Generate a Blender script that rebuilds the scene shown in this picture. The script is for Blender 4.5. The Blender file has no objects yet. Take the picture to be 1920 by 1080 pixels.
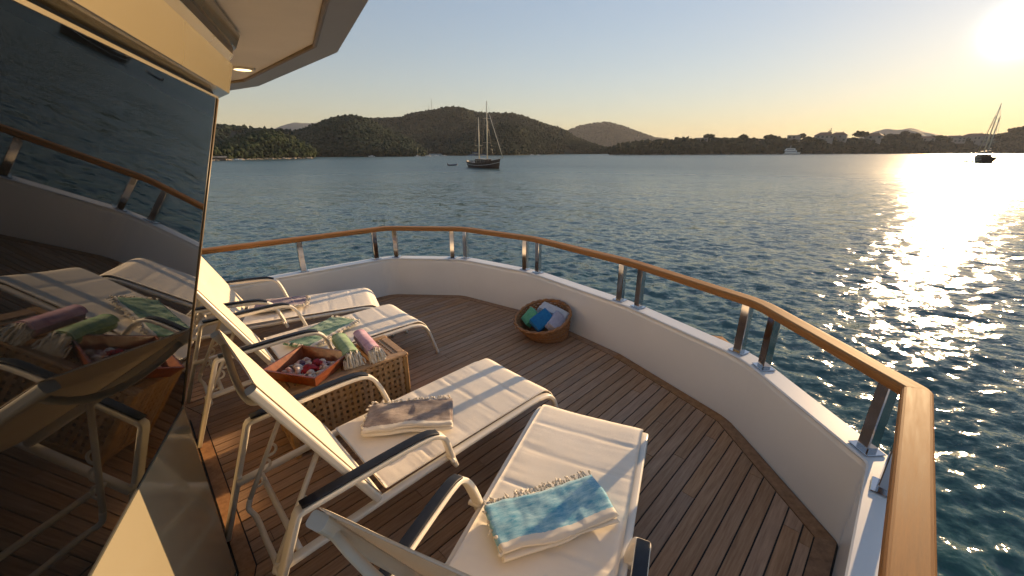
import bpy, math, random
import numpy as np
from mathutils import Vector, Matrix

random.seed(7)
RNG = np.random.default_rng(11)
R = math.radians
scene = bpy.context.scene
COL = scene.collection

# ------------------------------------------------------------------ camera
cam_d = bpy.data.cameras.new('camera')
cam_d.lens = 14.0
cam_d.sensor_width = 36.0
cam_d.sensor_fit = 'HORIZONTAL'
cam_d.clip_start = 0.02
cam_d.clip_end = 30000
cam = bpy.data.objects.new('camera', cam_d)
COL.objects.link(cam)
cam.location = (0, 0, 1.75)
cam.rotation_euler = (R(90 - 19.126), 0, 0)
scene.camera = cam

# ------------------------------------------------------------------ sky, sun, exposure
SUN_AZ, SUN_EL = R(47.8), R(9.5)
SUN_DIR = Vector((math.sin(SUN_AZ) * math.cos(SUN_EL), math.cos(SUN_AZ) * math.cos(SUN_EL), math.sin(SUN_EL)))
world = bpy.data.worlds.new('World')
scene.world = world
world.use_nodes = True
wt = world.node_tree
wt.nodes.clear()
w_out = wt.nodes.new('ShaderNodeOutputWorld')
w_bg = wt.nodes.new('ShaderNodeBackground')
w_sky = wt.nodes.new('ShaderNodeTexSky')
w_sky.sky_type = 'NISHITA'
w_sky.sun_disc = False
w_sky.sun_elevation = SUN_EL
w_sky.sun_rotation = SUN_AZ
w_sky.altitude = 0
w_sky.air_density = 1.5
w_sky.dust_density = 0.2
w_sky.ozone_density = 1.0
w_bg.inputs['Strength'].default_value = 0.1
# the camera's soft tone curve on the sky: one gamma and one white balance for the whole dome
w_gam = wt.nodes.new('ShaderNodeGamma'); w_gam.inputs[1].default_value = .55
w_wb = wt.nodes.new('ShaderNodeVectorMath'); w_wb.operation = 'MULTIPLY'
w_wb.inputs[1].default_value = (1.34, 1.44, 1.82)
wt.links.new(w_sky.outputs[0], w_gam.inputs[0]); wt.links.new(w_gam.outputs[0], w_wb.inputs[0])
w_sat = wt.nodes.new('ShaderNodeHueSaturation'); w_sat.inputs['Saturation'].default_value = 1.10
wt.links.new(w_wb.outputs[0], w_sat.inputs['Color']); wt.links.new(w_sat.outputs[0], w_bg.inputs[0])
# aureole of the low sun: the bright air around it
w_tc = wt.nodes.new('ShaderNodeTexCoord')
w_dot = wt.nodes.new('ShaderNodeVectorMath'); w_dot.operation = 'DOT_PRODUCT'
w_dot.inputs[1].default_value = SUN_DIR
wt.links.new(w_tc.outputs['Generated'], w_dot.inputs[0])
w_max = wt.nodes.new('ShaderNodeMath'); w_max.operation = 'MAXIMUM'; w_max.inputs[1].default_value = 0
wt.links.new(w_dot.outputs['Value'], w_max.inputs[0])
prev = w_bg.outputs[0]
for power, strength, colr in ((2600, 1.1, (1, .95, .85)), (260, 0.06, (1, .90, .76))):
    pw = wt.nodes.new('ShaderNodeMath'); pw.operation = 'POWER'; pw.inputs[1].default_value = power
    wt.links.new(w_max.outputs[0], pw.inputs[0])
    ml = wt.nodes.new('ShaderNodeMath'); ml.operation = 'MULTIPLY'; ml.inputs[1].default_value = strength
    wt.links.new(pw.outputs[0], ml.inputs[0])
    bg = wt.nodes.new('ShaderNodeBackground'); bg.inputs[0].default_value = (*colr, 1)
    wt.links.new(ml.outputs[0], bg.inputs['Strength'])
    ad = wt.nodes.new('ShaderNodeAddShader')
    wt.links.new(prev, ad.inputs[0]); wt.links.new(bg.outputs[0], ad.inputs[1])
    prev = ad.outputs[0]
wt.links.new(prev, w_out.inputs[0])

sun_d = bpy.data.lights.new('sun', 'SUN')
sun_d.energy = 5.0
sun_d.angle = R(0.53)
sun_d.color = (1.0, 0.67, 0.35)
sun = bpy.data.objects.new('sun', sun_d)
COL.objects.link(sun)
sun.location = SUN_DIR * 50
sun.rotation_euler = (-SUN_DIR).to_track_quat('-Z', 'Y').to_euler()

scene.view_settings.view_transform = 'Standard'
scene.view_settings.look = 'None'
scene.view_settings.gamma = 1.0
scene.view_settings.exposure = 0.78
scene.view_settings.use_curve_mapping = False
scene.render.engine = 'CYCLES'
cy = scene.cycles
cy.use_denoising = True
cy.max_bounces = 6
cy.diffuse_bounces = 3
cy.glossy_bounces = 4
cy.transmission_bounces = 2
cy.volume_bounces = 0
cy.transparent_max_bounces = 6
cy.caustics_reflective = False
cy.caustics_refractive = False
cy.sample_clamp_indirect = 4.0
cy.use_adaptive_sampling = True
cy.adaptive_threshold = 0.03

SEA = -3.6

# ------------------------------------------------------------------ materials
MATS = {}
def nodes_of(name):
    m = bpy.data.materials.new(name); m.use_nodes = True
    nt = m.node_tree; b = nt.nodes['Principled BSDF']
    MATS[name] = m
    return m, nt, b

def N(nt, kind, **kw):
    n = nt.nodes.new(kind)
    for k, v in kw.items(): setattr(n, k, v)
    return n

def ramp(nt, fac, stops):
    r = nt.nodes.new('ShaderNodeValToRGB'); cr = r.color_ramp
    while len(cr.elements) < len(stops): cr.elements.new(.5)
    for e, (p, c) in zip(cr.elements, stops):
        e.position = p; e.color = (*c, 1)
    nt.links.new(fac, r.inputs[0]); return r.outputs[0]

def coords(nt, kind='Object', scale=(1, 1, 1), rotz=0.0):
    tc = nt.nodes.new('ShaderNodeTexCoord'); mp = nt.nodes.new('ShaderNodeMapping')
    # rotate first, then scale, so grain can be stretched along any heading
    mp.inputs['Rotation'].default_value = (0, 0, rotz)
    nt.links.new(tc.outputs[kind], mp.inputs['Vector'])
    mp2 = nt.nodes.new('ShaderNodeMapping'); mp2.inputs['Scale'].default_value = scale
    nt.links.new(mp.outputs[0], mp2.inputs['Vector'])
    return mp2.outputs[0]

def noise(nt, vec, scale, detail=4, rough=.55):
    n = nt.nodes.new('ShaderNodeTexNoise'); n.inputs['Scale'].default_value = scale
    n.inputs['Detail'].default_value = detail; n.inputs['Roughness'].default_value = rough
    nt.links.new(vec, n.inputs['Vector']); return n

def bump(nt, b, h, strength, dist):
    bp = nt.nodes.new('ShaderNodeBump'); bp.inputs['Strength'].default_value = strength
    bp.inputs['Distance'].default_value = dist
    nt.links.new(h, bp.inputs['Height']); nt.links.new(bp.outputs[0], b.inputs['Normal'])

def simple(name, col, rough=.5, var=.12, scale=6, bmp=None, metallic=0, coat=0, kind='Object', spec=.5):
    m, nt, b = nodes_of(name)
    v = coords(nt, kind)
    n = noise(nt, v, scale)
    c0 = tuple(max(0, x * (1 - var)) for x in col); c1 = tuple(min(1, x * (1 + var)) for x in col)
    nt.links.new(ramp(nt, n.outputs['Fac'], [(.3, c0), (.7, c1)]), b.inputs['Base Color'])
    b.inputs['Roughness'].default_value = rough
    b.inputs['Metallic'].default_value = metallic
    b.inputs['Coat Weight'].default_value = coat
    b.inputs['Coat Roughness'].default_value = .08
    b.inputs['Specular IOR Level'].default_value = spec
    if bmp:
        n2 = noise(nt, v, bmp[0], 3); bump(nt, b, n2.outputs['Fac'], bmp[1], bmp[2])
    return m

simple('gelcoat', (.85, .83, .79), .22, .03, 1.5, (3.0, .06, .02), coat=.35)
simple('gelcoat_cap', (.78, .78, .77), .3, .03, 3, (60, .08, .002))
simple('cabin_paint', (.27, .225, .14), .16, .03, 1.5, (2.5, .05, .02), coat=.6)
simple('wall_paint', (.34, .30, .21), .12, .03, 1.5, (2.5, .03, .02), coat=1.0)
simple('soffit', (.78, .73, .65), .4, .05, 4, (8, .05, .01))
simple('soffit_rim', (.24, .25, .28), .35, .05, 4)
simple('bronze_trim', (.16, .11, .06), .35, .2, 9)
simple('chrome', (.55, .55, .56), .09, .02, 3, metallic=1)
simple('powder_white', (.78, .72, .62), .34, .03, 9, (220, .04, .001))
simple('arm_pad', (.014, .017, .026), .5, .2, 40, (300, .2, .001), spec=.3)
simple('caulk', (.012, .011, .010), .7, .2, 30)
simple('recess_dark', (.02, .02, .02), .5, .2, 5)
simple('white_hull', (.8, .8, .78), .3, .03, .4)
simple('mast_cream', (.62, .55, .42), .5, .1, 1)
simple('wire', (.12, .12, .12), .5, .1, 1)
simple('canvas', (.10, .11, .14), .8, .2, 2)
simple('boat_dark_wood', (.055, .028, .016), .4, .25, 2)
simple('boat_trim', (.55, .48, .4), .5, .1, 2)
simple('boat_glass', (.03, .035, .04), .1, .1, 2)
simple('house_wall', (.24, .22, .20), .8, .08, .3)
simple('house_roof', (.22, .12, .08), .85, .25, .8)
simple('house_glass', (.04, .05, .06), .15, .2, 1)
simple('stone', (.26, .23, .19), .9, .3, .15)
simple('steel_mast', (.25, .24, .23), .6, .1, 1)
simple('bark', (.12, .085, .06), .9, .3, .8)
simple('shell_white', (.70, .60, .52), .85, .2, 60, (90, .3, .003))
simple('shell_pink', (.62, .40, .36), .85, .2, 60, (90, .3, .003))
simple('shell_red', (.36, .02, .03), .7, .3, 40, (90, .3, .003))
simple('shell_violet', (.10, .06, .12), .4, .3, 40, (90, .3, .003))

m, nt, b = nodes_of('tinted_glass')
b.inputs['Base Color'].default_value = (.0015, .002, .0028, 1)
b.inputs['Roughness'].default_value = .012
b.inputs['IOR'].default_value = 1.5
v = coords(nt); n = noise(nt, v, 1.3, 2)
bump(nt, b, n.outputs['Fac'], .02, .004)
n2 = noise(nt, v, 7, 5, .7)      # dried salt film
rr = nt.nodes.new('ShaderNodeMapRange'); rr.inputs['From Min'].default_value = .45; rr.inputs['From Max'].default_value = .75
rr.inputs['To Min'].default_value = .008; rr.inputs['To Max'].default_value = .07
nt.links.new(n2.outputs['Fac'], rr.inputs[0]); nt.links.new(rr.outputs[0], b.inputs['Roughness'])

m, nt, b = nodes_of('lamp_glow')
b.inputs['Base Color'].default_value = (.9, .8, .6, 1)
b.inputs['Emission Color'].default_value = (1, .78, .42, 1)
b.inputs['Emission Strength'].default_value = 2.2

def wood(name, dark, light, rough, grain=(1, 1, 1), rotz=0, scale=8, coat=0, randomise=.0, kind='Object', bumpd=.0015):
    m, nt, b = nodes_of(name)
    v = coords(nt, kind, grain, rotz)
    oi = nt.nodes.new('ShaderNodeObjectInfo')
    addv = N(nt, 'ShaderNodeVectorMath', operation='ADD')
    sc = N(nt, 'ShaderNodeVectorMath', operation='SCALE'); sc.inputs['Scale'].default_value = 37.0
    cmb = nt.nodes.new('ShaderNodeCombineXYZ')
    for i in range(3): nt.links.new(oi.outputs['Random'], cmb.inputs[i])
    nt.links.new(cmb.outputs[0], sc.inputs[0])
    nt.links.new(v, addv.inputs[0]); nt.links.new(sc.outputs[0], addv.inputs[1])
    n = noise(nt, addv.outputs[0], scale, 6, .65)
    col = ramp(nt, n.outputs['Fac'], [(.28, dark), (.72, light)])
    if randomise:
        hs = nt.nodes.new('ShaderNodeHueSaturation')
        mr = nt.nodes.new('ShaderNodeMapRange')
        mr.inputs['To Min'].default_value = 1 - randomise; mr.inputs['To Max'].default_value = 1 + randomise
        nt.links.new(oi.outputs['Random'], mr.inputs[0]); nt.links.new(mr.outputs[0], hs.inputs['Value'])
        mr2 = nt.nodes.new('ShaderNodeMapRange')
        mr2.inputs['To Min'].default_value = .86; mr2.inputs['To Max'].default_value = 1.06
        ml = N(nt, 'ShaderNodeMath', operation='MULTIPLY'); ml.inputs[1].default_value = 7.31
        fr = N(nt, 'ShaderNodeMath', operation='FRACT')
        nt.links.new(oi.outputs['Random'], ml.inputs[0]); nt.links.new(ml.outputs[0], fr.inputs[0])
        nt.links.new(fr.outputs[0], mr2.inputs[0]); nt.links.new(mr2.outputs[0], hs.inputs['Saturation'])
        nt.links.new(col, hs.inputs['Color']); col = hs.outputs[0]
    nt.links.new(col, b.inputs['Base Color'])
    rr = nt.nodes.new('ShaderNodeMapRange')
    rr.inputs['To Min'].default_value = rough - .1; rr.inputs['To Max'].default_value = rough + .12
    nt.links.new(n.outputs['Fac'], rr.inputs[0]); nt.links.new(rr.outputs[0], b.inputs['Roughness'])
    b.inputs['Coat Weight'].default_value = coat; b.inputs['Coat Roughness'].default_value = .15
    b.inputs['Specular IOR Level'].default_value = .22
    bump(nt, b, n.outputs['Fac'], .35, bumpd)
    return m

PLANK_AZ = R(44.3)
wood('teak_deck', (.26, .142, .076), (.47, .292, .172), .66, (9, .55, 9), PLANK_AZ, 9, 0, .10)
wood('teak_margin', (.20, .10, .046), (.40, .22, .11), .52, (3, 3, 3), 0, 9, 0, .12)
wood('teak_rail', (.24, .098, .026), (.46, .215, .070), .62, (1.5, 7, 1), 0, 9, .0, .0, kind='UV')
wood('teak_chest', (.32, .175, .072), (.55, .33, .145), .48, (1, 1, 1), 0, 22, .1, .12)
wood('tray_wood', (.12, .022, .004), (.28, .062, .009), .3, (2, 2, 2), 0, 14, .5, .03)
wood('wicker', (.20, .085, .035), (.46, .23, .10), .55, (3, 3, 3), 0, 30, .1, .1)

def fabric(name, c0, c1, rough=.85, scale=60, weave=900, extra=None):
    m, nt, b = nodes_of(name)
    v = coords(nt)
    n = noise(nt, v, scale, 4, .6)
    nt.links.new(ramp(nt, n.outputs['Fac'], [(.3, c0), (.7, c1)]), b.inputs['Base Color'])
    b.inputs['Roughness'].default_value = rough
    b.inputs['Sheen Weight'].default_value = .05
    b.inputs['Specular IOR Level'].default_value = .2
    n2 = noise(nt, v, weave, 2, .5)
    bump(nt, b, n2.outputs['Fac'], .35, .0015)
    return m
fabric('sling', (.86, .77, .64), (.91, .83, .71), .75, 4, 500)
m = fabric('sling_back', (.86, .74, .57), (.91, .80, .63), .75, 4, 500)
nt = m.node_tree; tl = nt.nodes.new('ShaderNodeBsdfTranslucent'); tl.inputs[0].default_value = (.85, .72, .60, 1)
mxs = nt.nodes.new('ShaderNodeMixShader'); mxs.inputs[0].default_value = .14
nt.links.new(nt.nodes['Principled BSDF'].outputs[0], mxs.inputs[1]); nt.links.new(tl.outputs[0], mxs.inputs[2])
nt.links.new(mxs.outputs[0], nt.nodes['Material Output'].inputs[0])
fabric('fringe_cream', (.62, .55, .44), (.76, .70, .60), .9, 80)

def towel_mat(name, main0, main1, cream=(.72, .66, .56), edge=.09, streak=.5, stripes=None):
    """woven towel: colour along the UV, cream selvage at the folds, faded streaks"""
    m, nt, b = nodes_of(name)
    tc = nt.nodes.new('ShaderNodeTexCoord')
    sep = nt.nodes.new('ShaderNodeSeparateXYZ'); nt.links.new(tc.outputs['UV'], sep.inputs[0])
    mp = nt.nodes.new('ShaderNodeMapping'); mp.inputs['Scale'].default_value = (2.2, 3.2, 1)
    nt.links.new(tc.outputs['UV'], mp.inputs['Vector'])
    n = noise(nt, mp.outputs[0], 2.0, 6, .75)
    n_f = noise(nt, tc.outputs['UV'], 160, 2, .6)
    mixf = N(nt, 'ShaderNodeMath', operation='MULTIPLY_ADD'); mixf.inputs[1].default_value = .25
    nt.links.new(n_f.outputs['Fac'], mixf.inputs[0]); nt.links.new(n.outputs['Fac'], mixf.inputs[2])
    base = ramp(nt, mixf.outputs[0], [(.48, main0), (.80, main1)])
    # selvage: V is 0..1 across one layer, folds at 0 and 1
    wob = N(nt, 'ShaderNodeMath', operation='MULTIPLY_ADD'); wob.inputs[1].default_value = .05
    nn = noise(nt, tc.outputs['UV'], 26, 2); nt.links.new(nn.outputs['Fac'], wob.inputs[0])
    nt.links.new(sep.outputs['Y'], wob.inputs[2])
    lt = N(nt, 'ShaderNodeMath', operation='LESS_THAN'); lt.inputs[1].default_value = edge + .025
    nt.links.new(wob.outputs[0], lt.inputs[0])
    mx = nt.nodes.new('ShaderNodeMix'); mx.data_type = 'RGBA'
    nt.links.new(lt.outputs[0], mx.inputs['Factor']); nt.links.new(base, mx.inputs['A'])
    mx.inputs['B'].default_value = (*cream, 1)
    col = mx.outputs['Result']
    if stripes:
        wv = N(nt, 'ShaderNodeMath', operation='MULTIPLY'); wv.inputs[1].default_value = stripes
        nt.links.new(sep.outputs['X'], wv.inputs[0])
        fr = N(nt, 'ShaderNodeMath', operation='FRACT'); nt.links.new(wv.outputs[0], fr.inputs[0])
        l2 = N(nt, 'ShaderNodeMath', operation='LESS_THAN'); l2.inputs[1].default_value = .35
        nt.links.new(fr.outputs[0], l2.inputs[0])
        m2 = nt.nodes.new('ShaderNodeMix'); m2.data_type = 'RGBA'
        nt.links.new(l2.outputs[0], m2.inputs['Factor']); nt.links.new(col, m2.inputs['A'])
        m2.inputs['B'].default_value = (*cream, 1); col = m2.outputs['Result']
    nt.links.new(col, b.inputs['Base Color'])
    b.inputs['Roughness'].default_value = .9
    b.inputs['Sheen Weight'].default_value = .3
    b.inputs['Specular IOR Level'].default_value = .2
    bump(nt, b, n_f.outputs['Fac'], .5, .002)
    return m
towel_mat('towel_blue', (.025, .26, .43), (.45, .68, .73), edge=.15)
towel_mat('towel_brown', (.17, .125, .11), (.38, .31, .27), edge=.14)
towel_mat('towel_purple', (.12, .075, .13), (.30, .22, .28), edge=.05)
towel_mat('towel_green', (.06, .19, .12), (.20, .38, .26), edge=.05)
towel_mat('roll_green', (.13, .27, .12), (.34, .48, .28), edge=.0)
towel_mat('roll_pink', (.46, .22, .33), (.68, .44, .52), edge=.0)
towel_mat('bundle_green', (.06, .30, .16), (.14, .42, .25), edge=.0)
towel_mat('bundle_blue', (.010, .13, .33), (.02, .20, .44), edge=.0)
towel_mat('bundle_lilac', (.36, .34, .42), (.50, .48, .55), edge=.0)
towel_mat('bundle_white', (.52, .51, .53), (.66, .65, .66), edge=.0)

def foliage(name, a, c, scale=.25):
    m, nt, b = nodes_of(name)
    v = coords(nt); n = noise(nt, v, scale, 5, .65)
    nt.links.new(ramp(nt, n.outputs['Fac'], [(.32, a), (.68, c)]), b.inputs['Base Color'])
    b.inputs['Roughness'].default_value = .9; b.inputs['Specular IOR Level'].default_value = .1
    return m
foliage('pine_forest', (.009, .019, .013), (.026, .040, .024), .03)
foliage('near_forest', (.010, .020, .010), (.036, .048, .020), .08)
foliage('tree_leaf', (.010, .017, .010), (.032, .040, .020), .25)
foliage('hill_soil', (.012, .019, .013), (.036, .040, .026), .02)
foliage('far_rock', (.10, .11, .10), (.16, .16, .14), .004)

# water: deep teal, ripples as scattered facet normals on top of the modelled waves
m, nt, b = nodes_of('sea_water')
b.inputs['Base Color'].default_value = (.014, .060, .058, 1)
b.inputs['Roughness'].default_value = .04
b.inputs['IOR'].default_value = 1.40
WIND = R(20)
geo = nt.nodes.new('ShaderNodeNewGeometry')
acc = geo.outputs['Normal']
# wind patches: calmer and rougher stretches of the bay
vg = coords(nt, 'Object', (1, 3.0, 1), WIND); ng = noise(nt, vg, .016, 4, .6)
gmap = nt.nodes.new('ShaderNodeMapRange'); gmap.inputs['From Min'].default_value = .3; gmap.inputs['From Max'].default_value = .7
gmap.inputs['To Min'].default_value = .55; gmap.inputs['To Max'].default_value = 1.25
nt.links.new(ng.outputs['Fac'], gmap.inputs[0])
for sc_, st_, amp in ((.14, 3.2, .10), (.5, 2.8, .20), (1.7, 2.5, .30), (5.0, 2.0, .27), (12.0, 1.5, .20), (30.0, 1.3, .12)):
    v = coords(nt, 'Object', (1, st_, 1), WIND)
    n = noise(nt, v, sc_, 2, .55)
    sub = N(nt, 'ShaderNodeVectorMath', operation='SUBTRACT'); sub.inputs[1].default_value = (.5, .5, .5)
    nt.links.new(n.outputs['Color'], sub.inputs[0])
    mul = N(nt, 'ShaderNodeVectorMath', operation='MULTIPLY'); mul.inputs[1].default_value = (amp * 2, amp * 2, 0)
    nt.links.new(sub.outputs[0], mul.inputs[0])
    gs = N(nt, 'ShaderNodeVectorMath', operation='SCALE'); nt.links.new(mul.outputs[0], gs.inputs[0]); nt.links.new(gmap.outputs[0], gs.inputs['Scale'])
    ad = N(nt, 'ShaderNodeVectorMath', operation='ADD')
    nt.links.new(acc, ad.inputs[0]); nt.links.new(gs.outputs[0], ad.inputs[1]); acc = ad.outputs[0]
nm = N(nt, 'ShaderNodeVectorMath', operation='NORMALIZE'); nt.links.new(acc, nm.inputs[0])
nt.links.new(nm.outputs[0], b.inputs['Normal'])
# out in the bay the ripples are finer than anything modelled: they become surface roughness
ln_ = N(nt, 'ShaderNodeVectorMath', operation='LENGTH'); nt.links.new(geo.outputs['Position'], ln_.inputs[0])
rgh = nt.nodes.new('ShaderNodeMapRange'); rgh.interpolation_type = 'SMOOTHSTEP'
rgh.inputs['From Min'].default_value = 5; rgh.inputs['From Max'].default_value = 150
rgh.inputs['To Min'].default_value = .08; rgh.inputs['To Max'].default_value = .33
nt.links.new(ln_.outputs['Value'], rgh.inputs[0]); nt.links.new(rgh.outputs[0], b.inputs['Roughness'])

# ------------------------------------------------------------------ mesh helpers
def tag(o, label=None, cat=None, group=None, kind=None):
    if label: o['label'] = label
    if cat: o['category'] = cat
    if group: o['group'] = group
    if kind: o['kind'] = kind
    return o

def empty(name, loc=(0, 0, 0), rz=0.0):
    o = bpy.data.objects.new(name, None); COL.objects.link(o)
    o.location = loc; o.rotation_euler = (0, 0, rz); return o

def link(name, me, parent=None):
    o = bpy.data.objects.new(name, me); COL.objects.link(o)
    if parent is not None: o.parent = parent
    return o

class MB:
    def __init__(s): s.v = []; s.f = []; s.uv = {}
    def add(s, vs, fs):
        k = len(s.v); s.v += [tuple(p) for p in vs]; s.f += [tuple(i + k for i in f) for f in fs]; return s
    def box(s, c, d, rot=None):
        vs = [Vector(((i & 1) - .5, ((i >> 1) & 1) - .5, (i >> 2) - .5)) for i in range(8)]
        vs = [Vector((p.x * d[0], p.y * d[1], p.z * d[2])) for p in vs]
        if rot is not None: vs = [rot @ p for p in vs]
        c = Vector(c); vs = [p + c for p in vs]
        return s.add(vs, [(0, 2, 3, 1), (4, 5, 7, 6), (0, 1, 5, 4), (2, 6, 7, 3), (0, 4, 6, 2), (1, 3, 7, 5)])
    def rbox(s, c, d, bev, rot=None):
        """box with chamfered edges"""
        x, y, z = d[0] / 2, d[1] / 2, d[2] / 2; e = min(bev, x * .9, y * .9, z * .9)
        prof = [(-x + e, -y), (x - e, -y), (x, -y + e), (x, y - e), (x - e, y), (-x + e, y), (-x, y - e), (-x, -y + e)]
        inn = [(px * (x - e) / x, py * (y - e) / y) for px, py in prof]
        rings = [(inn, -z), (prof, -z + e), (prof, z - e), (inn, z)]
        vs = [Vector((a, q, h)) for pr_, h in rings for a, q in pr_]
        if rot is not None: vs = [rot @ p for p in vs]
        c = Vector(c); vs = [p + c for p in vs]
        fs = [tuple(range(7, -1, -1)), tuple(range(24, 32))]
        for r_ in range(3):
            for i in range(8):
                j = (i + 1) % 8
                fs.append((r_ * 8 + i, r_ * 8 + j, r_ * 8 + 8 + j, r_ * 8 + 8 + i))
        return s.add(vs, fs)
    def sweep(s, path, prof, up=(0, 0, 1), closed=False, caps=True, taper=None):
        P = [Vector(p) for p in path]; n = len(P); m_ = len(prof); up = Vector(up); rings = []
        for i, p in enumerate(P):
            if closed: t = P[(i + 1) % n] - P[i - 1]
            else: t = P[min(i + 1, n - 1)] - P[max(i - 1, 0)]
            t.normalize()
            sd = t.cross(up)
            if sd.length < 1e-4: sd = t.cross(Vector((1, 0, 0)))
            sd.normalize(); u2 = sd.cross(t)
            k = taper[i] if taper else 1.0
            rings += [p + sd * a * k + u2 * c * k for a, c in prof]
        fs = []
        for i in range(n if closed else n - 1):
            for j in range(m_):
                a, c = i * m_, ((i + 1) % n) * m_; j2 = (j + 1) % m_
                fs.append((a + j, a + j2, c + j2, c + j))
        if caps and not closed:
            fs.append(tuple(range(m_ - 1, -1, -1))); fs.append(tuple((n - 1) * m_ + j for j in range(m_)))
        return s.add(rings, fs)
    def tube(s, path, r, seg=10, **kw):
        return s.sweep(path, circ(r, seg), **kw)
    def prism(s, poly, z0, z1):
        n = len(poly)
        return s.add([(p[0], p[1], z0) for p in poly] + [(p[0], p[1], z1) for p in poly],
                     [tuple(range(n - 1, -1, -1)), tuple(range(n, 2 * n))] + [(i, (i + 1) % n, n + (i + 1) % n, n + i) for i in range(n)])
    def build(s, name, mat, parent=None, smooth=False, uv=None):
        me = bpy.data.meshes.new(name); me.from_pydata(s.v, [], s.f); me.update()
        if mat: me.materials.append(MATS[mat])
        if smooth: me.polygons.foreach_set('use_smooth', [True] * len(me.polygons))
        if uv is not None:
            l = me.uv_layers.new(name='UVMap')
            vi = np.empty(len(me.loops), dtype=np.int32); me.loops.foreach_get('vertex_index', vi)
            l.data.foreach_set('uv', np.asarray(uv, dtype=np.float32)[vi].ravel())
        return link(name, me, parent)

def circ(r, n=10, ry=None):
    ry = ry or r
    return [(r * math.cos(2 * math.pi * i / n), ry * math.sin(2 * math.pi * i / n)) for i in range(n)]

def rrect(w, h, e):
    x, y = w / 2, h / 2; out = []
    for cx, cy_, a0 in ((x - e, y - e, 0), (-x + e, y - e, 90), (-x + e, -y + e, 180), (x - e, -y + e, 270)):
        for a in (0, 30, 60, 90): out.append((cx + e * math.cos(R(a0 + a)), cy_ + e * math.sin(R(a0 + a))))
    return out

def np_mesh(name, V, F, mat, parent=None, smooth=False):
    me = bpy.data.meshes.new(name)
    V = np.asarray(V, dtype=np.float32); F = np.asarray(F, dtype=np.int32)
    me.vertices.add(len(V)); me.vertices.foreach_set('co', V.ravel())
    k = F.shape[1]
    me.loops.add(F.size); me.loops.foreach_set('vertex_index', F.ravel())
    me.polygons.add(len(F)); me.polygons.foreach_set('loop_start', np.arange(0, F.size, k, dtype=np.int32))
    me.polygons.foreach_set('loop_total', np.full(len(F), k, dtype=np.int32))
    if smooth: me.polygons.foreach_set('use_smooth', np.ones(len(F), dtype=bool))
    me.update(calc_edges=True); me.validate()
    me.materials.append(MATS[mat])
    return link(name, me, parent)

def catmull(pts, n=8):
    P = [Vector(p) for p in pts]; P = [P[0] * 2 - P[1]] + P + [P[-1] * 2 - P[-2]]; out = []
    for i in range(1, len(P) - 2):
        a, b_, c, d = P[i - 1:i + 3]
        for k in range(n):
            t = k / n
            out.append(.5 * ((2 * b_) + (c - a) * t + (2 * a - 5 * b_ + 4 * c - d) * t * t + (3 * b_ - a - 3 * c + d) * t ** 3))
    out.append(P[-2]); return out

def copy_tree(o, parent=None):
    c = o.copy(); COL.objects.link(c); c.parent = parent
    for ch in list(o.children): copy_tree(ch, c)
    return c

# smooth value noise in numpy
_perm = RNG.random((64, 64, 8))
def vnoise(x, y, k=0):
    x = np.asarray(x, float); y = np.asarray(y, float)
    xi = np.floor(x).astype(int); yi = np.floor(y).astype(int); fx = x - xi; fy = y - yi
    fx = fx * fx * (3 - 2 * fx); fy = fy * fy * (3 - 2 * fy)
    T = _perm[:, :, k % 8]
    g = lambda a, c: T[a % 64, c % 64]
    return (g(xi, yi) * (1 - fx) + g(xi + 1, yi) * fx) * (1 - fy) + (g(xi, yi + 1) * (1 - fx) + g(xi + 1, yi + 1) * fx) * fy
def fnoise(x, y, k=0, o=4):
    return sum(vnoise(x * 2 ** i + 17 * i, y * 2 ** i + 5 * i, k + i) * .5 ** (i + 1) for i in range(o))

# ------------------------------------------------------------------ polyline helpers
def offset_line(pts, d):
    """offset an open polyline sideways (positive = to the right of travel), mitred"""
    P = [Vector((p[0], p[1])) for p in pts]; out = []
    for i, p in enumerate(P):
        ns = []
        if i > 0: t = (P[i] - P[i - 1]).normalized(); ns.append(Vector((t.y, -t.x)))
        if i < len(P) - 1: t = (P[i + 1] - P[i]).normalized(); ns.append(Vector((t.y, -t.x)))
        if len(ns) == 2: m_ = (ns[0] + ns[1]) / (1 + ns[0].dot(ns[1]))
        else: m_ = ns[0]
        out.append(p + m_ * d)
    return out

def fillet(pts, dist, keep=()):
    """round the knees; returns points and the index of each knee's middle"""
    P = [Vector((p[0], p[1])) for p in pts]; out = [P[0]]; mid = [0]
    for i in range(1, len(P) - 1):
        dd = keep[i] if i in keep else dist
        a = P[i] + (P[i - 1] - P[i]).normalized() * dd; c = P[i] + (P[i + 1] - P[i]).normalized() * dd
        for k in range(7):
            t = k / 6
            if k == 3: mid.append(len(out))
            out.append(a * (1 - t) ** 2 + P[i] * 2 * t * (1 - t) + c * t * t)
    mid.append(len(out)); out.append(P[-1]); return out, mid

def strip(line, prof, i0, i1):
    """loft a cross-section (offset, z) along points i0..i1 of a polyline; uv = (length, girth)"""
    mb = MB(); rows = [offset_line(line, o) for o, z in prof]; n = len(prof); uv = []
    L = 0.0
    for i in range(i0, i1 + 1):
        if i > i0: L += (line[i] - line[i - 1]).length
        for j in range(n):
            mb.v.append((rows[j][i].x, rows[j][i].y, prof[j][1])); uv.append((L * .35, j / n * .9))
    for i in range(i1 - i0):
        for j in range(n):
            a = i * n; j2 = (j + 1) % n
            mb.f.append((a + j, a + n + j, a + n + j2, a + j2))
    mb.f.append(tuple(range(n))); k = (i1 - i0) * n; mb.f.append(tuple(k + j for j in range(n - 1, -1, -1)))
    return mb, uv

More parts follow.
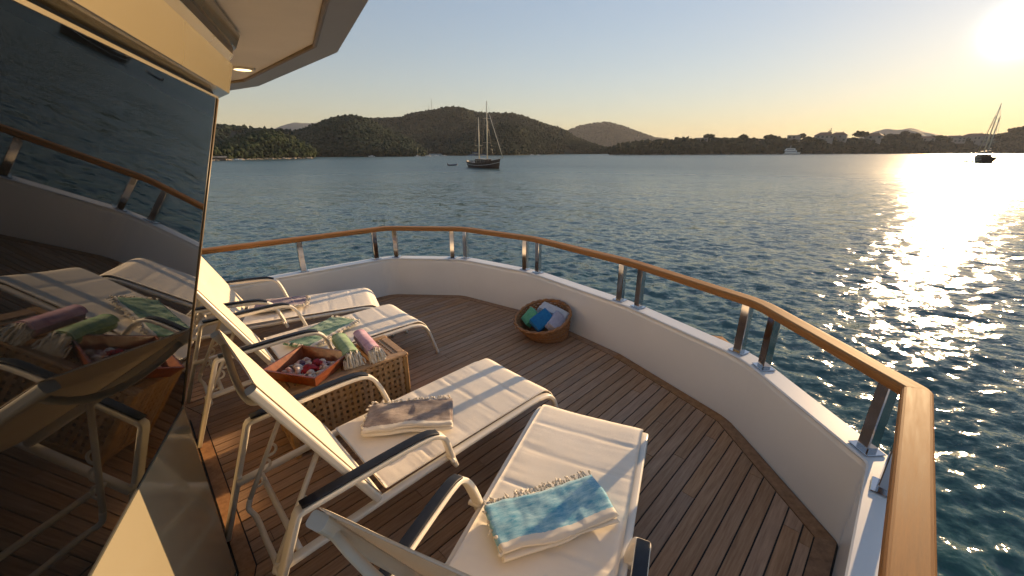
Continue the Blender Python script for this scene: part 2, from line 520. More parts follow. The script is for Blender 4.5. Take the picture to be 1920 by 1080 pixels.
# ================================================================== STRUCTURE
# ------------------------------------------------------------------ sea
def build_sea():
    az = np.concatenate([np.linspace(-180, -66, 60)[:-1], np.linspace(-66, 66, 800), np.linspace(66, 180, 60)[1:-1]])
    az = np.radians(az)
    r = np.concatenate([np.geomspace(2.2, 200, 620), np.geomspace(204, 5200, 120)])
    A, RR = np.meshgrid(az, r)
    X = RR * np.sin(A); Y = RR * np.cos(A)
    Z = np.zeros_like(X); rg = np.random.default_rng(3)
    cell = np.maximum(RR * (132 / 800 * math.pi / 180), RR * math.log(200 / 2.2) / 620)
    warp = [vnoise(X * .09, Y * .09, q) for q in range(6)]
    for i in range(54):
        wl = .26 * (9 ** rg.random()); th = WIND + math.pi / 2 + rg.normal() * .6
        k = 2 * math.pi / wl; ph = rg.random() * 6.28
        amp = .0085 * wl ** .60 * (.5 + rg.random())
        fade = np.clip((wl / cell - 2.2) / 3, 0, 1)
        q = k * (X * math.cos(th) + Y * math.sin(th)) + ph + 2.2 * warp[i % 6]
        Z += amp * .52 * fade * (np.sin(q) + .28 * np.cos(2 * q))
    gust = .55 + .9 * fnoise(X * .02, Y * .02, 2, 3)
    Z *= gust
    V = np.stack([X, Y, Z + SEA], -1).reshape(-1, 3)
    nr, na = X.shape
    i = np.arange(nr - 1)[:, None] * na; j = np.arange(na)[None, :]; j2 = (j + 1) % na
    F = np.stack([i + j, i + j2, i + na + j2, i + na + j], -1).reshape(-1, 4)[:, ::-1]
    return tag(np_mesh('sea', V, F, 'sea_water', smooth=True), kind='structure')
build_sea()

# ------------------------------------------------------------------ deck outline
UA = Vector((math.sin(PLANK_AZ), math.cos(PLANK_AZ)))          # along the planks
VA = Vector((UA.y, -UA.x))
K = [(-1.974, -2.178), (1.541, 1.377), (1.492, 2.298), (.985, 3.225), (.20, 4.20), (-.62, 4.765), (-1.53, 4.815), (-4.91, 1.925)]
CABIN = [(-2.845, -1.947), (-.736, .186), (-1.204, 1.236), (-2.21, 2.28), (-3.29, 2.81), (-4.20, 2.03)]
# K runs anticlockwise seen from above: its outside is to the right of travel
deck_poly = [Vector(p) for p in K] + [Vector(p) for p in reversed(CABIN)]

def clip_half(poly, n, d):
    out = []
    for i in range(len(poly)):
        a, c = poly[i], poly[(i + 1) % len(poly)]
        da, dc = a.dot(n) - d, c.dot(n) - d
        if da <= 0: out.append(a)
        if (da < 0 < dc) or (dc < 0 < da): out.append(a + (c - a) * (da / (da - dc)))
    return out

deck = MB().prism(deck_poly, -.06, -.006).build('deck', 'caulk')
tag(deck, kind='structure')
MARG = .088
kin = offset_line(K, -(MARG + .006))
cin = offset_line(list(reversed(CABIN)), -(.07 + .006))
inner = kin + cin
step, seam = .0742, .0074
vs_ = [p.dot(VA) for p in inner]; us_ = [p.dot(UA) for p in inner]
k0 = math.floor(min(vs_) / step); rp = random.Random(5)
for k in range(k0, math.ceil(max(vs_) / step)):
    lo, hi = k * step + seam / 2, (k + 1) * step - seam / 2
    s_ = clip_half(clip_half(inner, VA, hi), -VA, -lo)
    if len(s_) < 3: continue
    cuts = [min(us_) - 1]; u = min(us_) + rp.uniform(.2, 1.8)
    while u < max(us_): cuts.append(u); u += rp.uniform(1.35, 2.3)
    cuts.append(max(us_) + 1)
    for a, c in zip(cuts, cuts[1:]):
        q = clip_half(clip_half(s_, UA, c - .0012), -UA, -(a + .0012))
        qq = []
        for p in q:
            if not qq or (p - qq[-1]).length > 1e-4: qq.append(p)
        if len(qq) > 2 and (qq[0] - qq[-1]).length < 1e-4: qq.pop()
        if len(qq) < 3: continue
        area = abs(sum(qq[i].x * qq[(i + 1) % len(qq)].y - qq[(i + 1) % len(qq)].x * qq[i].y for i in range(len(qq)))) / 2
        if area < .0015: continue
        cen = sum(qq, Vector((0, 0))) / len(qq)
        if cen.dot(UA) < -.9 and cen.x < 2: continue
        h = rp.uniform(-.0008, .0008)
        MB().prism(qq, -.02, h).build('plank', 'teak_deck', deck)
for line, m_ in ((K, MARG), (list(reversed(CABIN)), .07)):
    ln = [Vector(p) for p in line]
    for i in range(len(ln) - 1):
        mb, uv = strip(ln, [(-.009, -.02), (-.009, .001), (-m_, .001), (-m_, -.02)], i, i + 1)
        mb.build('margin_board', 'teak_margin', deck, uv=uv)

# ------------------------------------------------------------------ hull of the yacht below the deck
def build_hull():
    root = empty('yacht_hull', (0, 0, SEA))
    out0 = offset_line(K, .12)
    P = lambda pts, z0, z1, nm, mt: (lambda o: o)(MB().prism([Vector((p[0], p[1])) for p in pts], z0 - SEA, z1 - SEA).build(nm, mt, root))
    P(list(out0) + [Vector(p) for p in ((-5.6, .9), (-4.3, -3.0), (-2.3, -2.6))], -2.0, -.062, 'upper_side', 'gelcoat')
    low = [(-1.2, -3.4), (2.2, .6), (3.4, 3.4), (3.34, 5.5), (1.9, 6.3), (-.3, 6.6), (-2.3, 6.2), (-4.6, 4.6), (-7.4, 2.2), (-5.2, -3.6)]
    P(low, SEA - 1.0, -2.004, 'lower_side', 'white_hull')
    tag(root, 'white yacht hull below the teak deck', 'hull')
    rl = [(2.15, 1.0), (3.18, 3.5), (3.12, 5.38), (2.0, 5.75), (.2, 6.35), (-2.0, 6.0)]
    rr = empty('lower_deck_railing', (3.1, 5.3, -2.0))
    ln = [Vector(p) for p in rl]
    prof = [(.04, -.925), (.045, -.905), (.03, -.895), (-.03, -.895), (-.045, -.905), (-.04, -.925)]
    off = Matrix.Translation((-3.1, -5.3, 2.0))
    for i in range(len(ln) - 1):
        mb, uv = strip(ln, prof, i, i + 1)
        mb.v = [tuple(off @ Vector(p)) for p in mb.v]
        mb.build('handrail', 'teak_rail', rr, uv=uv)
        for t in (.12, .5, .88):
            p = ln[i].lerp(ln[i + 1], t)
            MB().tube([(p.x - 3.1, p.y - 5.3, 0), (p.x - 3.1, p.y - 5.3, 1.08)], .018, 8).build('post', 'chrome', rr, True)
    tag(rr, 'wooden handrail corner of the lower deck seen beyond the bulwark', 'railing')
build_hull()

# ------------------------------------------------------------------ bulwark
BZ = .46
bul = empty('bulwark', (1.2, 2.8, 0))
def shift(mb, o):
    l = o.location; mb.v = [(p[0] - l.x, p[1] - l.y, p[2] - l.z) for p in mb.v]; return mb
bl, bm = fillet(K, .16, {1: .03})
for i in range(len(bm) - 1):
    prof = [(0, -.058), (0, BZ - .028), (.006, BZ - .008), (.012, BZ), (.108, BZ), (.114, BZ - .02), (.12, BZ - .05), (.12, -.058)]
    mb, uv = strip(bl, prof, bm[i], bm[i + 1]); shift(mb, bul).build('wall_panel', 'gelcoat', bul)
    prof = [(-.004, BZ + .001), (-.006, BZ + .010), (0, BZ + .017), (.118, BZ + .017), (.126, BZ + .010), (.122, BZ + .001)]
    mb, uv = strip(bl, prof, bm[i], bm[i + 1]); shift(mb, bul).build('cap', 'gelcoat_cap', bul)
tag(bul, 'low white bulwark with flat cap curving round the bow deck', 'bulwark')

# ------------------------------------------------------------------ railing
RZ = .862
rail = empty('bow_railing', (1.2, 2.9, BZ + .018))
mid = offset_line(K, .06)
rl, rm = fillet(mid, .10, {1: .012})
rp_ = [(a, RZ - .024 + c) for a, c in rrect(.092, .048, .014)]
for i in range(len(rm) - 1):
    mb, uv = strip(rl, rp_, rm[i], rm[i + 1]); shift(mb, rail).build('handrail', 'teak_rail', rail, uv=uv, smooth=False)
stan = [(1.529, 1.455), (1.473, 1.235), (1.499, 2.37), (1.537, 2.17), (.99, 3.36), (1.11, 3.19), (.17, 4.34), (.31, 4.21), (-.74, 4.83), (-.575, 4.80),
        (-1.67, 4.76), (-1.45, 4.87), (-2.30, 4.22), (-3.3, 3.36), (-4.3, 2.5), (.62, .36), (-.2, -.46), (-1.2, -1.47)]
def snap(p):
    p = Vector(p); best = None
    for a, c in zip(mid, mid[1:]):
        t = max(0, min(1, (p - a).dot(c - a) / (c - a).length_squared)); q = a + (c - a) * t
        d_ = (q - p).length
        if best is None or d_ < best[0]: best = (d_, q, (c - a).normalized())
    return best[1], best[2]
for p in stan:
    q, t = snap(p)
    rot = Matrix.Rotation(math.atan2(t.y, t.x), 3, 'Z')
    x, y = q.x - 1.2, q.y - 2.9
    st = MB().rbox((x, y, .184), (.056, .050, .366), .004, rot).build('stanchion', 'chrome', rail)
    bp = MB().rbox((0, 0, 0), (.10, .09, .006), .002, rot)
    bp.v = [(a + x, c + y, d + .0036) for a, c, d in bp.v]
    bp.build('base_plate', 'chrome', st)
tag(rail, 'teak handrail on square chrome posts along the white bulwark', 'railing')

# ------------------------------------------------------------------ cabin front
RAKE = math.tan(R(16.4))
cl = [Vector(p) for p in CABIN]
cab = empty('cabin', (-2.4, .6, 0))
GZ0, GZ1 = .87, 1.905
def ring(z, extra=0.0, base=GZ0):
    o = (z - base) * RAKE if z > base else 0.0
    return [Vector((p.x, p.y, z)) for p in offset_line(cl, -(0) + (o + extra))]
# CABIN runs so that the outside is on the right of travel
def band(name, mat, z0, e0, z1, e1, i0=0, i1=None, thick=.012, each=False, gap=0.0, parent=None):
    a, c = ring(z0, e0), ring(z1, e1); ai, ci = ring(z0, e0 - thick), ring(z1, e1 - thick)
    out = []
    for i in range(i0, i1 if i1 is not None else len(a) - 1):
        L = (a[i + 1] - a[i]).length; g = gap / L
        A0, A1 = a[i].lerp(a[i + 1], g), a[i].lerp(a[i + 1], 1 - g); C0, C1 = c[i].lerp(c[i + 1], g), c[i].lerp(c[i + 1], 1 - g)
        B0, B1 = ai[i].lerp(ai[i + 1], g), ai[i].lerp(ai[i + 1], 1 - g); D0, D1 = ci[i].lerp(ci[i + 1], g), ci[i].lerp(ci[i + 1], 1 - g)
        mb = MB().add([A0, A1, C1, C0, B0, B1, D1, D0], [(0, 1, 2, 3), (5, 4, 7, 6), (0, 4, 5, 1), (3, 2, 6, 7), (0, 3, 7, 4), (1, 5, 6, 2)])
        out.append(shift(mb, cab).build(name, mat, parent or cab))
    return out
band('lower_wall', 'wall_paint', 0.002, 0, GZ0 - .012, 0, thick=.05)
band('window_sill', 'recess_dark', GZ0 - .012, -.004, GZ0, -.002, thick=.05)
band('window_pane', 'tinted_glass', GZ0 + .001, 0, GZ1, 0, gap=.006)
band('window_seal', 'recess_dark', GZ0 + .001, -.006, GZ1, -.006, thick=.02)
band('window_trim', 'cabin_paint', GZ1, .003, GZ1 + .006, .003, thick=.03)
band('recess_strip', 'recess_dark', GZ1 + .006, -.012, GZ1 + .03, -.012, thick=.03)
band('fascia', 'cabin_paint', GZ1 + .018, .03, 2.008, .03, thick=.06)
band('moulding', 'cabin_paint', 2.008, .014, 2.034, .030, thick=.06)
band('moulding', 'bronze_trim', 2.034, .026, 2.056, .026, thick=.06)
band('moulding', 'cabin_paint', 2.056, .034, 2.094, .040, thick=.06)
# corner posts of the glass
for i in range(1, len(cl) - 1):
    a, c = ring(GZ0 + .001, .001)[i], ring(GZ1, .001)[i]
    shift(MB().tube([a, c], .0035, 8), cab).build('corner_post', 'bronze_trim', cab, True)
# overhanging roof
ZS = 2.094
roof_out = [(-2.2, -3.0), (.14, .35), (-.356, 1.163), (-.660, 1.713), (-1.469, 2.561), (-1.786, 2.759), (-3.2, 3.35), (-4.9, 2.6), (-5.6, 1.4), (-4.6, -2.6)]
roof_in = [(-2.22, -2.85), (.03, .38), (-.459, 1.163), (-.699, 1.615), (-1.414, 2.356), (-1.76, 2.55), (-3.15, 3.2), (-4.8, 2.5), (-5.4, 1.4), (-4.5, -2.4)]
n_ = len(roof_out); mb = MB()
vs2 = [(p[0], p[1], ZS + .004) for p in roof_in] + [(p[0], p[1], ZS + .004) for p in roof_out] + [(p[0], p[1], ZS + .16) for p in roof_out]
fs2 = []
for i in range(n_):
    j = (i + 1) % n_
    fs2 += [(i, n_ + i, n_ + j, j), (n_ + i, 2 * n_ + i, 2 * n_ + j, n_ + j)]
fs2.append(tuple(range(2 * n_, 3 * n_)))
mb.add(vs2, fs2); roof = shift(mb, cab).build('roof_rim', 'soffit_rim', cab)
mb = MB().prism([Vector(p) for p in roof_in], ZS + .010, ZS + .03); shift(mb, cab).build('soffit_panel', 'soffit', cab)
lnr = [Vector((p[0], p[1], ZS + .006)) for p in roof_in[1:7]]
shift(MB().tube(lnr, .008, 8), cab).build('soffit_trim', 'bronze_trim', cab)
dl = shift(MB().add([(-1.239 + .052 * math.cos(a) * k, 2.06 + .052 * math.sin(a) * k, ZS + z) for k, z in ((1, .0095), (1, .003), (.72, .002), (.66, .0095)) for a in [2 * math.pi * i / 28 for i in range(28)]],
    [(r_ * 28 + i, r_ * 28 + (i + 1) % 28, r_ * 28 + 28 + (i + 1) % 28, r_ * 28 + 28 + i) for r_ in range(3) for i in range(28)]), cab).build('downlight_ring', 'powder_white', cab)
shift(MB().prism([Vector((-1.239 + .034 * math.cos(-2 * math.pi * i / 24), 2.06 + .034 * math.sin(2 * math.pi * i / 24))) for i in range(24)][::-1], ZS + .004, ZS + .009), cab).build('lens', 'lamp_glow', dl)
tag(cab, 'cream cabin front with dark tinted raked windows and overhanging roof', 'cabin')

# ================================================================== OBJECTS ON DECK
# ------------------------------------------------------------------ sun loungers
def ribbon(curve, half, thick, seams, seed, n=110, m_=30, puff=.011, wrinkle=.0032):
    """padded sling along a side-profile curve [(x,z)], stitched across at the seams"""
    C = catmull([(p[0], 0, p[1]) for p in curve], 10)
    S = [0.0]
    for a, c in zip(C, C[1:]): S.append(S[-1] + (c - a).length)
    L = S[-1]; s = np.linspace(0, L, n)
    px = np.interp(s, S, [p.x for p in C]); pz = np.interp(s, S, [p.z for p in C])
    tx = np.gradient(px, s); tz = np.gradient(pz, s); k = np.hypot(tx, tz); tx /= k; tz /= k
    nx, nz = -tz, tx
    y = np.linspace(-half, half, m_)
    SS, YY = np.meshgrid(s, y, indexing='ij')
    d = np.min(np.abs(SS[..., None] - np.array(seams)[None, None, :] * L), -1)
    pil = 1 - np.exp(-(d / .012) ** 1.2)
    edge = np.clip((half - np.abs(YY)) / .035, 0, 1) ** .5
    fold = (fnoise(YY * 5 + seed, SS * 62, seed, 3) - .45) * (np.exp(-d / .04) * .6 + .9 * np.exp(-(half - np.abs(YY)) / .035))
    sag = -.008 * (1 - (YY / half) ** 2) * np.clip(np.minimum(SS, L - SS) / .15, 0, 1)
    h = puff * pil * edge + wrinkle * 2.4 * fold * edge + sag + .003 * (fnoise(SS * 7, YY * 7, seed + 2, 3) - .45)
    T = np.stack([px[:, None] + nx[:, None] * h, YY, pz[:, None] + nz[:, None] * h], -1)
    hb = -thick * np.clip(edge, .25, 1) + sag
    B = np.stack([px[:, None] + nx[:, None] * hb, YY, pz[:, None] + nz[:, None] * hb], -1)
    V = np.concatenate([T.reshape(-1, 3), B.reshape(-1, 3)]); F = []
    i = np.arange(n - 1)[:, None] * m_; j = np.arange(m_ - 1)[None, :]
    q = np.stack([i + j, i + m_ + j, i + m_ + j + 1, i + j + 1], -1).reshape(-1, 4)
    F = [q[:, ::-1], q + n * m_]
    N0 = n * m_
    ar = np.arange(m_ - 1); F.append(np.stack([ar, ar + 1, ar + 1 + N0, ar + N0], -1)); e = (n - 1) * m_
    F.append(np.stack([e + ar + 1, e + ar, e + ar + N0, e + ar + 1 + N0], -1))
    ar = np.arange(n - 1) * m_; F.append(np.stack([ar + m_, ar, ar + N0, ar + m_ + N0], -1))
    F.append(np.stack([ar + m_ - 1, ar + 2 * m_ - 1, ar + 2 * m_ - 1 + N0, ar + m_ - 1 + N0], -1))
    return V, np.concatenate(F)

W_, A_ = .30, .345
def make_lounger(loc, az, theta, label, seed):
    root = empty('sun_lounger', (loc[0], loc[1], 0), math.pi / 2 - az)   # local +x = toward the foot end
    ct, s_t = math.cos(theta), math.sin(theta); LB = .77
    bx = lambda s: -.05 - s * ct; bz = lambda s: .345 + s * s_t
    flat = rrect(.022, .046, .008)
    for sg in (1, -1):
        side = catmull([(-.455, sg * (W_ - .012), .292), (.2, sg * (W_ - .012), .325), (.98, sg * (W_ - .012), .338)], 6)[:-1]
        bend = catmull([(.98, sg * (W_ - .012), .338), (1.07, sg * (W_ - .012), .318), (1.125, sg * (W_ - .012), .262), (1.16, sg * (W_ - .012), .17), (1.215, sg * (W_ - .012), .004)], 7)
        MB().sweep(side + bend, rrect(.024, .040, .009), up=(0, sg, 0.001)).build('side_rail', 'powder_white', root, True)
        # arm: rear leg, arm rest and front post are one bent flat bar
        y = sg * A_; yb = sg * .314
        arm = [Vector((-.545, yb, .003)), Vector((-.36, y, .53)), Vector((-.352, y, .542)), Vector((-.335, y, .546))]
        arm += catmull([(-.335, y, .546), (0, y, .556), (.175, y, .553), (.245, y, .528), (.283, (y + yb) / 2, .47), (.318, yb, .36), (.340, yb, .285)], 6)[1:]
        MB().sweep(arm, rrect(.022, .048, .006), up=(0, 1, 0)).build('arm_frame', 'powder_white', root, True)
        pad = catmull([(-.34, y, .568), (0, y, .578), (.165, y, .575), (.232, y, .553)], 6)
        MB().sweep(pad, rrect(.042, .012, .005), up=(0, 0, 1)).build('arm_pad', 'arm_pad', root, True)
        for xx, zz in ((.315, .338), (-.44, .30)):
            MB().tube([(xx, sg * (W_ - .01), zz), (xx, sg * (A_ + .006), zz)], .011, 8).build('bolt', 'powder_white', root, True)
        # prop with notches under the backrest
        p0 = Vector((bx(.36), sg * .205, bz(.36) - .01)); p1 = Vector((-.43, sg * .205, .245))
        pr = MB().tube([p0, p1], .011, 8)
        dirv = (p0 - p1); nrm = Vector((dirv.z, 0, -dirv.x)).normalized()
        for t in (.18, .34, .50):
            c = p1.lerp(p0, t)
            pts = []
            for a in range(0, 181, 20):
                q = c + dirv.normalized() * (.028 * math.cos(R(a))) + nrm * (.006 + .026 * math.sin(R(a)))
                pts.append(q)
            pr.sweep(pts, rrect(.012, .008, .003), up=(0, 1, 0))
        pr.build('prop_bar', 'powder_white', root, True)
    U = catmull([(-.43, .205, .245), (-.445, .20, .20), (-.43, .15, .175), (-.43, 0, .172), (-.43, -.15, .175), (-.445, -.20, .20), (-.43, -.205, .245)], 5)
    MB().tube(U, .012, 8).build('prop_bar', 'powder_white', root, True)
    MB().tube([(-.36, -W_ + .01, .295), (-.36, W_ - .01, .295)], .012, 10).build('cross_bar', 'powder_white', root, True)
    MB().tube([(.55, -W_ + .02, .315), (.55, W_ - .02, .315)], .011, 10).build('cross_bar', 'powder_white', root, True)
    MB().tube([(1.09, -W_ + .02, .295), (1.09, W_ - .02, .295)], .011, 10).build('cross_bar', 'powder_white', root, True)
    # backrest: two side bars, a bowed bar between their tops, the sling stretched between them
    e = W_ - .018
    for sg in (1, -1):
        MB().sweep([(bx(-.01), sg * e, bz(-.01)), (bx(LB), sg * e, bz(LB))], rrect(.034, .046, .010), up=(0, 1, 0)).build('back_bar', 'powder_white', root)
    bow = [(bx(LB - .05 - .09 * (1 - (t / 5) ** 2)) - .055 * (1 - (t / 5) ** 2), e * t / 5, bz(LB - .05 - .09 * (1 - (t / 5) ** 2)) - .02 * (1 - (t / 5) ** 2)) for t in range(-5, 6)]
    MB().tube(bow, .013, 8).build('cross_bar', 'powder_white', root, True)
    V, F = ribbon([(.0, .352), (.3, .358), (.7, .362), (1.0, .362), (1.075, .348), (1.125, .300), (1.145, .245)], W_ - .022, .016, [.0, .2, .385, .57, .745, .90], seed, puff=.0035, wrinkle=.0042)
    np_mesh('seat_sling', V, F, 'sling', root, True)
    o_ = .022
    bc = [(bx(s) + s_t * o_, bz(s) + ct * o_) for s in (-.005, .15, .3, .45, .6, LB + .004)]
    V, F = ribbon(bc[::-1], W_ - .006, .006, [.0, .5, 1.0], seed + 3, n=90, puff=.003, wrinkle=.0012)
    np_mesh('back_sling', V, F, 'sling_back', root, True)
    tag(root, label, 'sun lounger', 'sun loungers on the teak deck')
    return root
make_lounger((-.745, 1.559), R(45.43), 1.110, 'white sun lounger carrying the folded brown towel, beside the lattice chest', 1)
make_lounger((-1.765, 2.628), R(47.4), 1.105, 'white sun lounger carrying the green towel, behind the lattice chest', 9)
make_lounger((-2.404, 3.320), R(64.4), 1.105, 'white sun lounger with the folded purple towel, farthest from the camera', 17)
make_lounger((.0168, .8715), R(23.2), 1.10, 'white sun lounger with the bright blue towel, nearest in the foreground', 25)

# ------------------------------------------------------------------ folded towels
def strands(edge_pts, outdir, n, length, seed, droop=.5, r=.0046, knots=True):
    rs = random.Random(seed); mb = MB()
    for i in range(n):
        t = (i + rs.random() * .8) / n
        k = t * (len(edge_pts) - 1); a = int(min(k, len(edge_pts) - 2)); p = Vector(edge_pts[a]).lerp(Vector(edge_pts[a + 1]), k - a)
        d = (Vector(outdir) + Vector((rs.uniform(-.5, .5), rs.uniform(-.5, .5), rs.uniform(-.1, .35)))).normalized()
        L = length * rs.uniform(.6, 1.15); path = []
        for q in range(5):
            u = q / 4
            path.append(p + d * L * u + Vector((rs.uniform(-.004, .004), rs.uniform(-.004, .004), -droop * L * u * u + rs.uniform(-.002, .002))))
        mb.tube(path, r, 5, taper=[1, .8, 1.1, .8, .5])
        if knots:
            c = path[2]; mb.rbox(c, (.014, .014, .013), .005, Matrix.Rotation(rs.random() * 3, 3, 'Z'))
    return mb

def folded_towel(name, mat, center, yaw, L, Wd, z0, layers, label, seed, fringe, thick=.0085, gap=.0025, group=None):
    """one sheet folded back and forth; local x along the long side, y from the front fold to the back"""
    root = empty(name, (center[0], center[1], z0), yaw)
    rs = random.Random(seed)
    hgt = thick + gap; path = []; vv = []
    y0, y1 = -Wd / 2, Wd / 2
    for l in range(layers):
        z = thick / 2 + l * hgt
        fr = y0 + rs.uniform(0, .010); bk = y1 - rs.uniform(0, .012)
        ys = np.linspace(fr, bk, 16) if l % 2 == (layers - 1) % 2 else np.linspace(bk, fr, 16)
        for y in ys:
            path.append((y, z)); vv.append((y - fr) / (bk - fr) * .999)
        if l < layers - 1:
            ye = ys[-1]; sgn = 1 if ye > 0 else -1
            for a in (-60, -30, 0, 30, 60):
                path.append((ye + sgn * hgt * .62 * math.cos(R(a)), z + hgt / 2 + hgt / 2 * math.sin(R(a)))); vv.append(0.0 if sgn < 0 else .999)
    P = np.array(path); n = len(P); nx = 46
    t = np.gradient(P, axis=0); t /= np.linalg.norm(t, axis=1)[:, None] + 1e-9
    nr = np.stack([-t[:, 1], t[:, 0]], -1)
    xs = np.linspace(-L / 2, L / 2, nx)
    V = []; UV = []
    for sd in (1, -1):
        for i, x in enumerate(xs):
            lay = P[:, 1] / (layers * hgt)
            wob = (fnoise(np.full(n, x * 9 + seed), P[:, 0] * 9, seed, 3) - .45) * .034 * lay + (fnoise(np.full(n, x * 40), P[:, 0] * 16, seed + 1, 2) - .38) * .010 * lay
            ex = np.clip((L / 2 - abs(x)) / .015, 0, 1) ** .5
            skew = (fnoise(np.full(n, x * 6 + 3), P[:, 1] * 60, seed + 2, 2) - .38) * .045
            ends = (vnoise(P[:, 1] * 190 + seed, P[:, 0] * 6, 4) - .5) * .014 * abs(2 * x / L) ** 4 * np.sign(x)
            V.append(np.stack([x + ends, P[:, 0] + skew + sd * nr[:, 0] * thick / 2 * (.5 + .5 * ex), np.maximum(P[:, 1] + wob + sd * nr[:, 1] * thick / 2 * (.5 + .5 * ex), .0008)], -1))
            UV.append(np.stack([np.full(n, (x + L / 2) / L), np.array(vv)], -1))
    V = np.concatenate(V); UV = np.concatenate(UV); F = []
    for sd in (0, 1):
        o = sd * nx * n
        for i in range(nx - 1):
            for j in range(n - 1):
                q = (o + i * n + j, o + (i + 1) * n + j, o + (i + 1) * n + j + 1, o + i * n + j + 1)
                F.append(q if sd == 0 else q[::-1])
    M_ = nx * n
    for j in range(n - 1):
        F.append((j, j + 1, M_ + j + 1, M_ + j)); e = (nx - 1) * n; F.append((e + j + 1, e + j, M_ + e + j, M_ + e + j + 1))
    for i in range(nx - 1):
        F.append((i * n, M_ + i * n, M_ + (i + 1) * n, (i + 1) * n)); k = n - 1
        F.append((i * n + k, (i + 1) * n + k, M_ + (i + 1) * n + k, M_ + i * n + k))
    mb = MB(); mb.v = [tuple(p) for p in V]; mb.f = F
    mb.build('cloth', mat, root, True, uv=UV)
    H_ = layers * hgt
    for fi, (side, cnt, ln) in enumerate(fringe):
        if side == 'back': pts, od = [(-L / 2, y1 - .004, H_ * .8), (L / 2, y1 - .004, H_ * .9)], (0, 1, .1)
        elif side == 'right': pts, od = [(L / 2 - .004, y0, H_ * .8), (L / 2 - .004, y1, H_ * .8)], (1, 0, .1)
        elif side == 'left': pts, od = [(-L / 2 + .004, y0, H_ * .8), (-L / 2 + .004, y1, H_ * .8)], (-1, 0, .1)
        else: pts, od = [(-L / 2, y0 + .004, H_ * .8), (L / 2, y0 + .004, H_ * .9)], (0, -1, .1)
        f_ = strands(pts, od, cnt, ln, seed + fi).build('fringe', 'fringe_cream', root, True); f_['kind'] = 'stuff'
    tag(root, label, 'towel', group)
    return root
SEAT_Z = .374
folded_towel('folded_towel', 'towel_blue', (.153, 1.195), math.atan2(.165, .45), .475, .215, SEAT_Z, 4, 'bright blue folded towel with cream border and tassels on the nearest lounger', 3, [('back', 38, .042), ('left', 5, .03)])
folded_towel('folded_towel', 'towel_brown', (-.552, 1.806), math.atan2(.06, .44), .45, .235, SEAT_Z, 4, 'grey-brown folded towel with cream border on the lounger beside the chest', 5, [('back', 26, .03), ('left', 6, .022)])
folded_towel('folded_towel', 'towel_green', (-1.50, 2.87), math.atan2(.36, .10) - .05, .50, .27, SEAT_Z, 3, 'green folded towel with cream tassels on the lounger behind the chest', 7, [('front', 26, .04), ('right', 14, .04), ('left', 12, .03)])
folded_towel('folded_towel', 'towel_purple', (-2.16, 3.47), math.atan2(.18, .42), .42, .27, SEAT_Z, 3, 'purple folded towel with pale tassels on the farthest lounger', 11, [('front', 22, .04), ('right', 14, .04)])

# ------------------------------------------------------------------ lattice storage chest
def build_chest():
    A, B, C = Vector((-.946, 2.692)), Vector((-.71, 2.411)), Vector((-1.283, 1.908))
    ax = (B - C).normalized(); ay = Vector((-ax.y, ax.x)); Lx, Ly, Hh = .762, .368, .45
    cen = C + ax * Lx / 2 + ay * Ly / 2
    root = empty('storage_chest', (cen.x, cen.y, 0), math.atan2(ax.y, ax.x))
    # corner posts and frames
    for sx in (-1, 1):
        for sy in (-1, 1):
            MB().rbox((sx * (Lx / 2 - .017), sy * (Ly / 2 - .017), (Hh - .022) / 2), (.034, .034, Hh - .022), .005).build('corner_post', 'teak_chest', root)
    for sy in (-1, 1):
        MB().rbox((0, sy * (Ly / 2 - .024), Hh - .011), (Lx + .012, .052, .022), .006).build('top_frame', 'teak_chest', root)
        MB().rbox((0, sy * (Ly / 2 - .012), .045), (Lx - .07, .020, .03), .003).build('bottom_rail', 'teak_chest', root)
    for sx in (-1, 1):
        MB().rbox((sx * (Lx / 2 - .024), 0, Hh - .011), (.052, Ly - .096, .0215), .006).build('top_frame', 'teak_chest', root)
        MB().rbox((sx * (Lx / 2 - .012), 0, .045), (.020, Ly - .07, .03), .003).build('bottom_rail', 'teak_chest', root)
    def bars(n, l0, l1, mk_):
        for i in range(n): mk_(l0 + (l1 - l0) * (i + .5) / n)
    ix, iy = Lx / 2 - .05, Ly / 2 - .05
    bars(20, -ix, ix, lambda x: MB().box((x, 0, Hh - .0085), (.019, 2 * iy, .008)).build('slat', 'teak_chest', root))
    bars(8, -iy, iy, lambda y: MB().box((0, y, Hh - .0102), (2 * ix, .019, .0065)).build('slat', 'teak_chest', root))
    sx_, sz0, sz1 = Lx / 2 - .034, .06, Hh - .022
    for sg in (-1, 1):
        bars(19, -sx_, sx_, lambda x: MB().box((x, sg * (Ly / 2 - .008), (sz0 + sz1) / 2), (.021, .007, sz1 - sz0)).build('slat', 'teak_chest', root))
        bars(9, sz0, sz1, lambda z: MB().box((0, sg * (Ly / 2 - .0095), z), (2 * sx_, .007, .022)).build('slat', 'teak_chest', root))
        y_ = Ly / 2 - .034
        bars(9, -y_, y_, lambda y: MB().box((sg * (Lx / 2 - .008), y, (sz0 + sz1) / 2), (.007, .021, sz1 - sz0)).build('slat', 'teak_chest', root))
        bars(9, sz0, sz1, lambda z: MB().box((sg * (Lx / 2 - .0095), 0, z), (.007, 2 * y_, .022)).build('slat', 'teak_chest', root))
    MB().box((0, 0, .035), (Lx - .05, Ly - .05, .012)).build('floor_board', 'teak_chest', root)
    tag(root, 'teak lattice storage chest between two sun loungers', 'chest')
build_chest()

